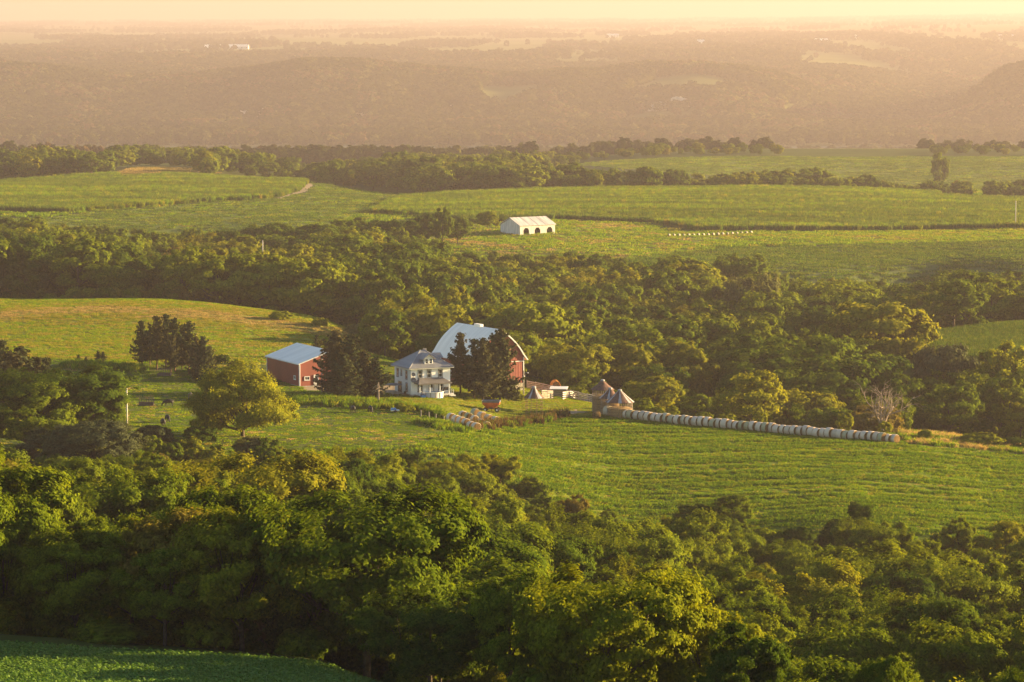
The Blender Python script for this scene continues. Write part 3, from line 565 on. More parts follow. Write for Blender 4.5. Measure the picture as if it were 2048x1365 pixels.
# crops in rows
def corn_clump(seed, h=2.3, n=34, rad=.75): return tuft(f'corn_{seed}', seed, n, rad, h, .11, 'corn', .22, .22)
CORN = [corn_clump(30), corn_clump(31), tuft('corn_dark', 32, 30, .75, 2.1, .11, 'leaf', .2, .2), tuft('corn_light', 35, 34, .75, 2.4, .11, 'grass', .22, .22)]
for reg, d0, d1, ang, wp, lab in (('corn_main', 1300, 1645, .06, 5, 'rows of green corn behind the white open shed'), ('corn_left', 1380, 1775, -.04, 4, 'rows of green corn on the left below the ridge')):
    P = rows(reg, d0, d1, 2.7, 1.25, ang, wp); scatter('corn_rows', P, RNG.uniform(.8, 1.1, len(P))*(1+.25*fbm(P[:, 0]/40, P[:, 1]/9, 61, 2)), CORN, lab, 'corn', idx=np.digitize(fbm(P[:, 0]/55, P[:, 1]/7, 63, 3)+RNG.normal(0, .12, len(P)), [-.28, .05, .3])[:, None].take(0, 1) if False else np.choose(np.digitize(fbm(P[:, 0]/55, P[:, 1]/7, 63, 3)+RNG.normal(0, .10, len(P)), [-.2, 0, .24]), [2, 0, 1, 3]))
P = rows('right_field', 815, 935, 1.0, .6, .15, 1); scatter('crop_rows', P, RNG.uniform(.8, 1.1, len(P)), [tuft('crop_a', 33, 30, .45, .8, .07, 'corn', .3), tuft('crop_b', 34, 30, .45, .9, .07, 'corn', .3)], 'rows of dark green crop at the right edge', 'crop')
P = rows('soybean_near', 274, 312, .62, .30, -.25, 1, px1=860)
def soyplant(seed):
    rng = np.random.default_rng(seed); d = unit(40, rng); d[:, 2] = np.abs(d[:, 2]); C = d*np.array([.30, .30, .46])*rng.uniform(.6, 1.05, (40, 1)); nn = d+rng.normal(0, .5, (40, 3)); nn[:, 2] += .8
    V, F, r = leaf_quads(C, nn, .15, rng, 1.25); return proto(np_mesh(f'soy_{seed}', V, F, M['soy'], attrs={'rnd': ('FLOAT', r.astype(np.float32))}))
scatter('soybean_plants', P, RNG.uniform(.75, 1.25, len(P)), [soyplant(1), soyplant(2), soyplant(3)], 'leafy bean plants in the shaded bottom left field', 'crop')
for reg, d0, d1, dn, lab, mats in (('soybean_mid', 1085, 1275, .16, 'bean plants on the grey green field behind the woods', ('corn', 'grass_deep')), ('soybean_strip', 1240, 1765, .07, 'bean plants on the smooth light green strip', ('corn', 'grass')), ('shed_pasture', 1150, 1350, .12, 'short grass in front of the white open shed', ('grass', 'straw')),
                              ('mid_meadow', 1240, 1350, .12, 'grass of the narrow meadow below the far bales', ('grass', 'grass_gold')), ('tan_pasture', 1700, 1960, .1, 'pale dry grass of the small pasture on the far ridge', ('straw', 'grass_gold')), ('upper_field', 1790, 2210, .06, 'green crop on the far ridge field', ('corn', 'grass'))):
    P = sample(reg, dn, d0, d1); a = 2.2 if reg != 'upper_field' else 3.0
    scatter('field_grass', P, RNG.uniform(.7, 1.3, len(P)), [tuft('fg1'+reg, 40, 44, a, .5, .16, mats[0], .6), tuft('fg2'+reg, 41, 34, a, .4, .15, mats[1], .7)], lab, 'grass' if 'soy' not in reg else 'crop', idx=noisy_idx(P, 20, [.25], 31, .3))
# ------------------------------------------------------------------ trees
HD = [decid('hd0', 101, 14, 5.6, 3.2, 62000, .185, 'round', 30), decid('hd1', 102, 15, 5.0, 3.6, 60000, .185, 'oval', 28), decid('hd2', 103, 13, 6.2, 3.4, 64000, .185, 'spread', 32),
      decid('hd3', 104, 15.5, 4.7, 4.2, 58000, .185, 'tall', 30), decid('hd4', 105, 12, 5.6, 2.2, 60000, .185, 'round', 34, flat=.8), decid('hd5', 106, 14, 5.8, 4.2, 56000, .19, 'spread', 24, lean=.05)]
MD = [decid('md0', 111, 14, 5.8, 2.6, 20000, .33, 'round', 28), decid('md1', 112, 15, 5.2, 3.0, 19000, .34, 'oval', 26), decid('md2', 113, 13, 6.4, 2.8, 21000, .33, 'spread', 30),
      decid('md3', 114, 15, 4.8, 3.0, 18000, .34, 'tall', 28), decid('md4', 115, 12, 6.0, 1.8, 20000, .33, 'round', 34, flat=.8)]
LD = [decid('ld0', 121, 14, 6.0, 2.0, 6000, .62, 'round', 24), decid('ld1', 122, 15, 5.4, 2.4, 5600, .64, 'oval', 22), decid('ld2', 123, 13, 6.6, 2.2, 6000, .62, 'spread', 26), decid('ld3', 124, 12, 6.2, 1.4, 5800, .62, 'round', 28)]
BUSH = [decid('bush0', 131, 4.0, 2.4, .3, 6000, .28, 'bush', 20, limbs=5), decid('bush1', 132, 5.0, 2.2, .3, 6000, .28, 'oval', 18, limbs=5), decid('bush2', 133, 3.2, 2.6, .2, 6000, .26, 'bush', 22, limbs=5)]
XL = [proto(decid(f'xl{i}', 140+i, 15, 6.2, .8, 520, 2.1, s, 12, mat=m_, limbs=1)[0]) for i, (s, m_) in enumerate((('round', 'leaf_far'), ('oval', 'leaf_far'), ('round', 'leaf_far'), ('tall', 'leaf_far'), ('round', 'leaf_yellow'), ('oval', 'leaf_pale'), ('round', 'leaf_brown')))]
DIM = {}
for L_, dims in ((HD, [(14,5.6),(15,5),(13,6.2),(15.5,4.7),(12,5.6),(14,5.8)]), (MD, [(14,5.8),(15,5.2),(13,6.4),(15,4.8),(12,6)]), (LD, [(14,6),(15,5.4),(13,6.6),(12,6.2)]), (BUSH, [(4,2.4),(5,2.2),(3.2,2.6)])):
    for p, d in zip(L_, dims): DIM[p[0].name] = d
def put_tree(name, pr, loc, s, rz, label, cat='tree', group=None, mat=None):
    e = empty(name, loc, rz, s if isinstance(s, tuple) else (s, s, s)); tag(e, label, cat, group)
    for nm, me in (('crown', pr[0]), ('trunk', pr[1])):
        if me is None: continue
        o = link(bpy.data.objects.new(nm, me), e)
        if mat and nm == 'crown': o.material_slots[0].link = 'OBJECT'; o.material_slots[0].material = M[mat]
    return e
def interp(pts, px): xs, ys = zip(*pts); return np.interp(px, xs, ys)
def poisson(cand, r):
    """thin candidates (x, y, r) so that none lies closer than its spacing"""
    cell = {}; keep = []; g = r
    for i, (x, y) in enumerate(cand):
        k = (int(x//g), int(y//g)); ok = True
        for a in (-1, 0, 1):
            for b in (-1, 0, 1):
                for j in cell.get((k[0]+a, k[1]+b), ()):
                    if (cand[j][0]-x)**2 + (cand[j][1]-y)**2 < r*r: ok = False; break
                if not ok: break
            if not ok: break
        if ok: cell.setdefault(k, []).append(i); keep.append(i)
    return keep
ALL = []      # every woodland tree: dict(x, y, z, h, r, set, zone)
KEEP_OUT = []  # (x, y, r) spots of the trees placed one by one
SKYLINE = {'fore': [(-70,870),(0,885),(120,905),(250,900),(400,915),(560,890),(700,890),(850,900),(960,905),(1050,965),(1150,1010),(1300,1040),(1400,1022),(1500,1032),(1600,1045),(1750,1042),(1850,1058),(2110,1066)],
 'left_wood': [(-70,425),(60,430),(150,428),(230,452),(300,455),(420,448),(560,446),(650,436),(745,425)], 'right_wood': [(745,425),(830,445),(870,492),(1000,500),(1150,497),(1280,505),(1400,512),(1540,518),(1600,540),(1700,558),(1850,545),(2110,520)],
 'ridge_left': [(-70,295),(100,292),(240,300),(250,288),(400,290),(640,325),(700,330)], 'ridge_mid': [(640,325),(700,318),(800,305),(1000,308),(1190,322),(1440,340)], 'ridge_right': [(1440,332),(1745,345),(1765,355),(2110,355)], 'skyline': [(1000,300),(1200,298),(1280,285),(1560,285),(1570,302),(1760,304),(1830,296),(1900,286),(2110,288)]}
def zone(px0, px1, lo, hi, sp, h, protos, zn, margin=4.0, hfun=None):
    d0 = min(p[1] for p in lo); d1 = max(p[1] for p in hi); n = int(14*(d1-d0)*(px1-px0)/F_PX*d1/sp**2)+20
    y = np.sqrt(RNG.uniform(d0**2, d1**2, n)); px = RNG.uniform(px0, px1, n); x = (px-1024)/F_PX*y
    k = (y > interp(lo, px)) & (y < interp(hi, px)); x, y, px = x[k], y[k], px[k]
    k = np.ones(len(x), bool)
    for ox, oy in ((0, 0), (margin, 0), (-margin, 0), (0, margin), (0, -margin)): k &= classify(x+ox, y+oy) == 0
    if zn.startswith('ridge') or zn == 'skyline': k &= fbm(x/55, y/90, 57, 2) > -.16
    for (a, b, r) in KEEP_OUT: k &= (x-a)**2+(y-b)**2 > r*r
    x, y, px = x[k], y[k], px[k]; z = hgt(x, y)
    for i in poisson(list(zip(x, y)), sp):
        hh = RNG.uniform(*h)*(hfun(px[i], y[i]) if hfun else 1)
        lim = float(zof(interp(SKYLINE[zn], px[i])+RNG.uniform(-8, 22 if zn == 'fore' else 34)*max(.45, 400/max(400, y[i])), y[i])) - z[i]; hh = min(hh, lim*RNG.uniform(.66, 1.06))
        if zn == 'right_wood' and px[i] > 1765 and y[i] < 845: hh = min(hh, float(zof(728+RNG.uniform(0, 25), y[i]))-z[i])
        if hh < 3.0: continue
        ALL.append(dict(x=x[i], y=y[i], z=z[i], h=hh, p=int(RNG.integers(0, len(protos))), set=protos, zone=zn, w=RNG.uniform(.78, 1.12) if zn == 'fore' else RNG.uniform(.95, 1.35)))
# --- trees told apart one by one: name, px, ground distance, height, radius factor, prototype, material, label
def one(px, D, h, w, pr, label, mat=None, rz=None, name='broadleaf_tree', keep=1.0, px_is_hit=None):
    p = at(px, D); H, R = DIM[pr[0].name]
    if h > 60: h = float(zof(h, D)) - p.z          # given as the photo row of the tree's top
    s = h/H; w = w*11.0/h if h > 16 else w
    put_tree(name, pr, p - Vector((0, 0, .15)), (s*w, s*w, s), RNG.uniform(0, 6.28) if rz is None else rz, label, 'tree' if 'shrub' not in name else 'shrub', mat=mat)
    KEEP_OUT.append((p.x, p.y, R*s*w*keep))
big = decid('hdbig', 150, 12, 9.8, .7, 76000, .24, 'bush', 20, lr=(.16, .38), mat='leaf_yellow', limbs=16, trunk_r=.42, hollow=.45); DIM[big[0].name] = (14.2, 9.3)
one(485, 616, 722, .95, big, 'broad yellow-green tree with dark limbs in the pasture, left of the red shed', rz=.6)
one(128, 600, 735, 1.35, HD[2], 'large rounded tree with sunlit top left of the tall pole', 'leaf', 1.0)
one(62, 590, 765, 1.3, HD[0], 'green tree hiding the conifers at the left edge', 'leaf', 2.0)
one(196, 600, 752, .95, HD[0], 'sunlit crown touching the tall pole on its left side', 'leaf', .4)
one(185, 566, 836, 1.5, HD[4], 'low dark grey-green dome of a tree below the tall pole', 'leaf_grey', 0)
one(110, 572, 848, 1.3, HD[4], 'smaller grey-green dome tree beside the larger dome tree', 'leaf_grey', 1)
one(500, 588, 872, 1.3, HD[4], 'olive rounded tree just below the broad yellow-green tree', 'leaf_pale', 2)
one(1000, 588, 906, 1.05, HD[5], 'leaning tree with pale trunk at the edge of the hay field', 'leaf_yellow', .3)
one(1462, 580, 988, 1.15, HD[0], 'dark rounded tree standing against the hay field', 'leaf', 2.2)
one(1390, 582, 1005, 1.3, HD[4], 'dark bushy tree left of the dark rounded one on the hay field edge', 'leaf', .9)
one(1720, 574, 1000, .95, HD[3], 'tall upright tree with knobbly top against the hay field', 'leaf', .2)
one(1915, 566, 1030, .85, HD[1], 'narrow dark tree in front of the hay field, second from the right edge', 'leaf', 1.7)
one(2010, 558, 1040, .95, HD[0], 'sunlit tree in front of the hay field at the right edge', 'leaf_yellow', 1.1)
one(1150, 578, 985, .9, HD[1], 'dark tree at the near left corner of the hay field', 'leaf', 1.4)
one(1215, 578, 1020, .9, HD[0], 'dark sunlit-topped tree at the lowest corner of the hay field', 'leaf', .7)
one(1500, 726, 738, 1.15, MD[0], 'bright yellow-green rounded tree behind the middle of the bale row', 'leaf_yellow', .5)
one(1505, 985, 550, 1.2, MD[2], 'pale yellow-green spreading tree in the middle of the woods', 'leaf_pale', .5)
one(1450, 1000, 560, 1.1, MD[0], 'pale tree left of the pale spreading tree in the woods', 'leaf_pale', 1.5)
one(1720, 868, 622, 1.15, MD[0], 'big dark domed tree left of the right-hand crop field', 'leaf', .3)
one(1340, 1105, 508, 1.2, MD[0], 'dense tree on the wood top below the grey-green bean field', 'leaf', .3)
one(1480, 1098, 512, 1.2, MD[2], 'dark tree at the wood top beside the grey-green bean field', 'leaf', 2.3)
one(1885, 800, 678, 1.25, MD[4], 'round tree standing before the right-hand crop field', 'leaf_grey', .3)
one(2010, 790, 682, 1.3, MD[0], 'sunlit yellow-green tree before the crop field at the right edge', 'leaf_yellow', 2.3)
one(885, 1215, 412, .85, MD[1], 'dark pointed tree left of the white open shed', 'leaf', 1)
one(850, 1232, 428, 1.0, MD[0], 'dark rounded tree left of the pointed tree by the shed pasture', 'leaf', 2)
one(915, 1236, 432, .9, MD[4], 'low dark tree between the pointed tree and the white open shed', 'leaf', 1)
one(992, 1296, 436, .8, MD[0], 'small dark tree touching the left gable of the white open shed', 'leaf', 3)
one(975, 1290, 420, 1.0, MD[4], 'dark tree right behind the left end of the white open shed', 'leaf', 2)
one(1880, 1900, 306, 1.0, LD[0], 'single large tree rising over the far green field', 'leaf', 2)
one(770, 812, 618, 1.2, MD[0], 'round bushy tree on the slope above the farmhouse', 'leaf', 2)
one(730, 835, 7, 1.2, MD[4], 'pale shrubby tree at the end of the hill field', 'leaf_pale', 2)
for px, D, h, w, lab in ((1090, 330, 13, 1.0, 'tree with bare whitish stems below its canopy, right of the bean field'), (860, 300, 9.5, 1.3, 'broad bushy green tree at the bottom centre'), (850, 345, 14, 1.1, 'tall sunlit tree above the bottom centre bush'), (700, 335, 14, 1.0, 'tall tree with visible trunk behind the bean field edge'),
                         (330, 312, 9, 1.15, 'low leafy tree at the far edge of the bean field'), (1590, 352, 12.5, 1.3, 'broad dark layered tree in the lower right wood'), (1360, 302, 9, 1.2, 'sunlit yellow tree at the bottom right of centre'), (1880, 330, 11, 1.3, 'wide dark tree near the bottom right corner'), (640, 318, 12.5, 1.0, 'dark tree with thin trunk beside the bean field')):
    one(px, D, h, w, HD[int(px) % 6], lab, 'leaf_yellow' if 'yellow' in lab else 'leaf', keep=.8)
# --- zones of woodland
zone(-190, 2240, [(-70,314),(300,313),(600,313),(760,311),(850,300),(1000,290),(1100,285),(2110,284)], [(-70,585),(300,568),(600,572),(850,590),(1000,592),(1300,584),(1500,582),(2110,570)], 8.8, (9.5, 18), HD, 'fore', 2.5,
     lambda px, y: float(np.interp(y, [300, 520, 560, 600], [1, .95, .75, .55])) if px < 1000 else float(np.interp(y, [285, 330, 540, 575], [.85, 1, .92, .6])))
zone(-190, 745, [(-70,930),(300,925),(600,885),(745,850)], [(-70,1260),(300,1258),(600,1285),(745,1290)], 12.5, (11, 21), MD, 'left_wood', 4)
zone(745, 2240, [(745,800),(850,785),(1050,785),(1200,758),(1300,745),(1500,727),(1700,716),(1850,716),(2110,720)], [(745,1262),(860,1262),(1000,1200),(1200,1180),(1300,1140),(1500,1125),(1700,1120),(1850,1140),(2110,1130)], 12.5, (11, 21), MD, 'right_wood', 4,
     lambda px, y: float(np.interp(y - np.interp(px, [745,1300,1700,2110], [790,745,716,720]), [0, 20, 60], [.4, .6, 1])))
zone(-190, 232, [(-70,1780),(232,1780)], [(-70,2000),(232,1960)], 13, (12, 21), LD, 'ridge_left', 5)
zone(240, 660, [(240,1918),(392,1918),(405,1740),(660,1690)], [(240,2010),(660,2050)], 13, (12, 21), LD, 'ridge_left', 5)
zone(640, 1210, [(640,1690),(850,1640),(1210,1640)], [(640,2000),(1210,1960)], 13, (12, 21), LD, 'ridge_mid', 5)
zone(1190, 1440, [(1190,1660),(1440,1650)], [(1190,1760),(1440,1690)], 15, (7, 15), LD, 'ridge_mid', 5)
zone(1440, 1745, [(1440,1640),(1745,1640)], [(1440,1760),(1745,1700)], 11, (11, 20), LD, 'ridge_right', 5)
zone(1765, 1935, [(1765,1660),(1935,1660)], [(1765,1780),(1935,1720)], 11, (7, 13), LD, 'ridge_right', 5)
zone(1985, 2240, [(1985,1640),(2110,1640)], [(1985,1720),(2110,1720)], 9, (9, 12), LD, 'ridge_right', 5)
zone(1000, 1560, [(1000,2120),(1150,2120),(1200,2215),(1560,2215)], [(1000,2330),(1560,2330)], 11, (11, 17), LD, 'skyline', 4)
zone(1560, 1760, [(1560,2225),(1760,2225)], [(1560,2330),(1760,2330)], 13, (4, 9), LD, 'skyline', 4)
zone(1835, 2240, [(1835,2215),(2110,2215)], [(1835,2330),(2110,2330)], 11, (10, 17), LD, 'skyline', 4)
zone(-190, 700, [(-70,2000),(700,2050)], [(-70,2330),(700,2330)], 14, (11, 15), LD, 'ridge_left', 4)
zone(640, 1150, [(640,1960),(1150,1960)], [(640,2330),(1150,2330)], 14, (10, 14), LD, 'ridge_mid', 4)
# paint the trees near to far on a coarse picture to see which ones show largest
ALL.sort(key=lambda t: t['y']); buf = np.zeros((342, 512), bool); YY, XX = np.mgrid[0:342, 0:512]
gcol = np.full((512,), 342.0)
for t in ALL:
    H, R = DIM[t['set'][t['p']][0].name]; s = t['h']/H; r = R*s*t['w']
    cx, ty = proj(t['x'], t['y'], t['z']+t['h']); _, by = proj(t['x'], t['y'], t['z']+t['h']*.15); rp = F_PX*r/t['y']
    cx, ty, by, rp = cx/4, ty/4, by/4, rp/4; x0, x1, y0, y1 = int(max(0, cx-rp)), int(min(511, cx+rp))+1, int(max(0, ty)), int(min(341, by))+1
    t['vis'] = 0
    if x1 > x0 and y1 > y0:
        sub = ((XX[y0:y1, x0:x1]-cx)/max(rp, .5))**2 + ((YY[y0:y1, x0:x1]-(ty+by)/2)/max((by-ty)/2, .5))**2 <= 1
        t['vis'] = int((sub & ~buf[y0:y1, x0:x1]).sum()); buf[y0:y1, x0:x1] |= sub
BINS = {'fore': [(200,'at the left edge'),(400,'below the tall pole'),(640,'below the broad yellow-green tree'),(860,'below the spruces'),(1060,'below the grain wagon'),(1300,'below the cribs'),(1550,'below the first bales'),(1800,'below the last bales'),(9999,'at the right edge')],
 'left_wood': [(180,'at the left edge'),(360,'above the spruce grove'),(540,'above its crest'),(9999,'above the red shed')],
 'right_wood': [(880,'left of the barn'),(1080,'straight behind the barn'),(1300,'above the cribs'),(1550,'above the first bales'),(1800,'above the last bales'),(9999,'at the right edge')]}
ROWS = {'fore': [340,390,450,510], 'left_wood': [980,1060,1140], 'right_wood': [800,880,960,1050]}
RANK = ('front rank', 'second rank', 'third rank', 'fourth rank', 'far edge')
ZL = {'fore': ('%s foreground tree %s, %s', 'trees of the foreground wood'), 'left_wood': ('%s tree behind the hill field, %s, %s', 'trees of the wood behind the hill field'), 'right_wood': ('%s tree behind the farm, %s, %s', 'trees of the wood behind the barn'),
      'ridge_left': ('hazy %s tree on the ridge above the left cornfield, %s', 'trees on the far ridge'), 'ridge_mid': ('hazy %s tree in the clump behind the cornfield, %s', 'trees on the far ridge'), 'ridge_right': ('hazy %s tree before the striped far field, %s', 'trees on the far ridge'), 'skyline': ('hazy %s tree of the last row, %s', 'trees on the far ridge')}
SHAPE = {'0': 'rounded', '1': 'oval', '2': 'spreading', '3': 'tall', '4': 'low domed', '5': 'leaning'}
def tree_label(t, px, nm):
    sh = SHAPE[nm[2]] if nm[:2] != 'ld' or nm[2] != '3' else 'low domed'; lab, grp = ZL[t['zone']]
    if t['zone'] in BINS: return lab % (sh, next(w for e, w in BINS[t['zone']] if px < e), RANK[int(np.digitize(t['y'], ROWS[t['zone']]))]), grp
    return lab % (sh, next(w for e, w in ((250,'far left'),(500,'left'),(760,'centre-left'),(1000,'centre'),(1250,'centre-right'),(1500,'towards the right'),(1800,'right'),(9999,'far right')) if px < e)), grp
order = sorted(range(len(ALL)), key=lambda i: -ALL[i]['vis']); single = set(order[:260]); rest = {}
for i, t in enumerate(ALL):
    pr = t['set'][t['p']]; H, R = DIM[pr[0].name]; s = t['h']/H; px, py = proj(t['x'], t['y'], t['z'])
    if i in single and t['vis'] > 8:
        lab, grp = tree_label(t, px, pr[0].name)
        put_tree('broadleaf_tree', pr, (t['x'], t['y'], t['z']-.2), (s*t['w'], s*t['w'], s), RNG.uniform(0, 6.28), lab, 'tree', grp)
    else: rest.setdefault(id(t['set']), []).append((t, s))
for (nm, L_) in (('HD', HD), ('MD', MD), ('LD', LD)):
    q = rest.get(id(L_), [])
    if not q: continue
    P = np.array([(t['x'], t['y'], t['z']-.2) for t, _ in q]); sc = np.array([(s*t['w'], s*t['w'], s) for t, s in q]); ix = np.array([t['p'] for t, _ in q])
    lab = {'HD': 'mass of trees filling the foreground wood between the single crowns', 'MD': 'mass of trees filling the woods behind the farm', 'LD': 'hazy mass of trees along the far ridge'}[nm]
    scatter('woodland', P, sc, [proto(p[0]) for p in L_], lab, 'woodland', rot=np.stack([0*P[:, 0], 0*P[:, 0], RNG.uniform(0, 6.28, len(P))], 1), idx=ix)
# undergrowth that closes the woods near the ground
def under(d0, d1, dens, lo, hi, px0, px1, s, nm, lab):
    n = int((d1-d0)*(px1-px0)/F_PX*(d0+d1)/2*dens); y = np.sqrt(RNG.uniform(d0**2, d1**2, n)); px = RNG.uniform(px0, px1, n); x = (px-1024)/F_PX*y
    k = (y > interp(lo, px)) & (y < interp(hi, px)) & (classify(x, y) == 0); x, y = x[k], y[k]; P = np.stack([x, y, hgt(x, y)-.15], 1)
    scatter('undergrowth', P, RNG.uniform(*s, len(P)), [proto(b[0]) for b in BUSH], lab, 'undergrowth')
under(284, 595, .035, [(-70,311),(760,310),(850,298),(1000,288),(2110,284)], [(-70,590),(850,592),(1000,596),(1300,588),(2110,575)], -190, 2240, (.5, 1.0), 'fore', 'bushes and saplings under the foreground wood')
under(700, 1000, .02, [(-70,912),(300,905),(600,880),(760,790),(1050,780),(1300,738),(1500,716),(1700,704),(2110,712)], [(-70,1000),(2110,1000)], -190, 2240, (.4, 1.0), 'mid', 'bushes along the near edge of the woods behind the farm')
# distant woods
def far_woods():
    n = 60000; y = np.sqrt(RNG.uniform(4900**2, 6700**2, n)); px = RNG.uniform(-80, 2130, n); x = (px-1024)/F_PX*y
    z = hgt(x, y); f = fbm(x/260+3, y/420, 77, 3); slope = (hgt(x, y+60)-z)
    k = (f < .42+(slope > 6)*.5) & ~((px > 985) & (px < 1060) & (y > 5850) & (y < 6000)); P1 = np.stack([x, y, z-1], 1)[k]
    for cpx, cpy, w_, h_ in CLIFFS:
        a, b = proj(P1[:, 0], P1[:, 1], P1[:, 2]+5); P1 = P1[~((np.abs(a-cpx) < w_*.46) & (b > cpy-h_*.5) & (b < cpy+h_*.5+26) & (RNG.random(len(P1)) < .88))]
    n = 70000; y = np.exp(RNG.uniform(math.log(6400), math.log(26000), n)); px = RNG.uniform(-80, 2130, n); x = (px-1024)/F_PX*y
    f = fbm(x/170+9, y/800, 31, 4); dn = np.clip((y-6400)/4000, 0, 1); k = f > -.12+.30*dn + RNG.normal(0, .10, n); P2 = np.stack([x, y, hgt(x, y)-1], 1)[k]
    n = 11000; y = np.sqrt(RNG.uniform(2520**2, 4990**2, n)); px = RNG.uniform(-80, 2130, n); x = (px-1024)/F_PX*y; k = ((y < 4060) | (y > 4380)) & ~((px > 1540) & (px < 1840) & (y < 3500)); P3 = np.stack([x, y, hgt(x, y)-1], 1)[k]
    return P1, P2, P3
CLIFFS = [(505, 226, 60, 22), (718, 226, 34, 14), (905, 212, 54, 12), (1085, 198, 36, 9), (1355, 205, 120, 26), (1590, 210, 60, 9), (565, 216, 30, 8)]
P1, P2, P3 = far_woods()
for P, lab, s in ((P1, 'hazy wooded bluffs across the river', (.8, 1.35)), (P2, 'faint woodlots scattered over the far plateau', (.7, 1.2)), (P3, 'hazy trees of the river bottom land', (.7, 1.1))):
    f = fbm(P[:, 0]/70, P[:, 1]/160, 44, 3)+RNG.normal(0, .12, len(P)); scatter('far_woods', P, RNG.uniform(*s, len(P)), XL, lab, 'woodland', idx=np.where(f > .33, RNG.integers(5, 7, len(P)), RNG.integers(0, 4, len(P))))
# ------------------------------------------------------------------ farm buildings
M['white'] = plain('white_paint', (.93,.92,.89), .7, var=.04, scale=.8, streak=(1,1,.15))
M['white_trim'] = plain('white_trim', (.82,.82,.80), .6, var=.03)
M['dark_trim'] = plain('dark_trim', (.06,.055,.06), .6, var=.1)
M['glass'] = plain('window_glass', (.025,.03,.035), .08, var=.2, spec=.6)
M['roof_grey'] = plain('grey_roof_metal', (.23,.235,.26), .5, metal=.3, var=.08, scale=.5, streak=(3,.3,.3))
M['roof_white'] = plain('pale_roof_metal', (.90,.87,.82), .55, metal=.0, var=.06, scale=.4, streak=(2,.2,.2))
M['roof_dim'] = plain('porch_roof', (.15,.14,.14), .7, var=.12, scale=.8)
def clad(name, col, rib=3.0):
    m, nt, out = newmat(name); b = N(nt, 'ShaderNodeBsdfPrincipled'); vec = mapping(nt); nz = noise(nt, vec, .5, 5)
    nt.links.new(ramp(nt, [(.3, tuple(c*.8 for c in col)), (.7, tuple(c*1.12 for c in col))], nz), b.inputs['Base Color']); b.inputs['Roughness'].default_value = .6
    w = N(nt, 'ShaderNodeTexWave', wave_type='BANDS', bands_direction='DIAGONAL'); w.inputs['Scale'].default_value = rib; nt.links.new(mapping(nt, (1,1,0)), w.inputs[0])
    bp = N(nt, 'ShaderNodeBump'); bp.inputs['Distance'].default_value = .02; nt.links.new(w.outputs['Fac'], bp.inputs['Height']); nt.links.new(bp.outputs[0], b.inputs['Normal']); nt.links.new(b.outputs[0], out.inputs[0]); return m
M['red'] = clad('red_cladding', (.27,.045,.028)); M['barn_red'] = clad('barn_red_paint', (.25,.04,.028), 1.6)
M['stone'] = plain('foundation_stone', (.42,.37,.30), .9, var=.2, scale=2.5, bump=.05)
M['concrete'] = plain('concrete', (.42,.40,.37), .9, var=.12)
M['deck'] = plain('deck_white', (.72,.72,.70), .7, var=.06)
M['greywood'] = plain('grey_wood', (.34,.30,.26), .9, var=.25, scale=2, streak=(.3,.3,3))
M['palewood'] = plain('pale_boards', (.55,.50,.45), .85, var=.2, scale=1.5)
M['rust'] = plain('rust', (.12,.062,.045), .85, var=.35, scale=2, col2=(.06,.042,.038))
M['galv'] = plain('galvanised', (.34,.34,.36), .6, metal=.0, var=.15, scale=2)
M['orange'] = plain('orange_paint', (.52,.11,.03), .55, var=.2, scale=1.2)
M['yellow_orange'] = plain('yellow_paint', (.60,.24,.03), .55, var=.2, scale=1.2)
M['tarp'] = plain('grey_tarp', (.13,.14,.16), .6, var=.2)
M['tyre'] = plain('rubber', (.02,.02,.02), .8, var=.1)
M['black'] = plain('black_metal', (.025,.025,.028), .5, var=.1)
M['steel'] = plain('dark_steel', (.07,.065,.07), .6, var=.3, scale=3, col2=(.10,.05,.035))
M['blue'] = plain('pool_blue', (.04,.22,.55), .4, var=.06); M['poolwall'] = plain('pool_liner', (.62,.60,.66), .5, var=.05)
M['hay'] = plain('hay_end', (.15,.095,.04), .95, var=.35, scale=5, bump=.05, spec=.05)
def bale_wrap():
    m, nt, out = newmat('net_wrap'); b = N(nt, 'ShaderNodeBsdfPrincipled'); b.inputs['Roughness'].default_value = .6
    oi = N(nt, 'ShaderNodeObjectInfo'); c = ramp(nt, [(0,(.48,.40,.31)),(.3,(.72,.59,.46)),(.62,(.66,.54,.42)),(.8,(.42,.40,.26)),(1,(.34,.33,.18))], oi.outputs['Random'])
    nt.links.new(mixc(nt, c, (.30,.25,.15), ramp(nt, [(.55,(0,0,0)),(.75,(.55,.55,.55))], noise(nt, mapping(nt, (6,1,1)), 2.2, 5))), b.inputs['Base Color']); nt.links.new(b.outputs[0], out.inputs[0]); return m
M['wrap'] = bale_wrap()
Z = Vector((0, 0, 1))
class Face:                       # a wall plane: s along it, z up, n outwards
    def __init__(s, o, sd, nd): s.o = Vector(o); s.s = Vector(sd); s.n = Vector(nd)
    def __call__(s, a, z, n=0.0): return s.o + s.s*a + Z*z + s.n*n
    def slab(s, mb, a0, a1, z0, z1, n0, n1, mi=0):
        v = [s(a0,z0,n0), s(a1,z0,n0), s(a1,z0,n1), s(a0,z0,n1), s(a0,z1,n0), s(a1,z1,n0), s(a1,z1,n1), s(a0,z1,n1)]
        mb.add(v, [(0,1,2,3),(7,6,5,4),(0,4,5,1),(1,5,6,2),(2,6,7,3),(3,7,4,0)], mi); return mb
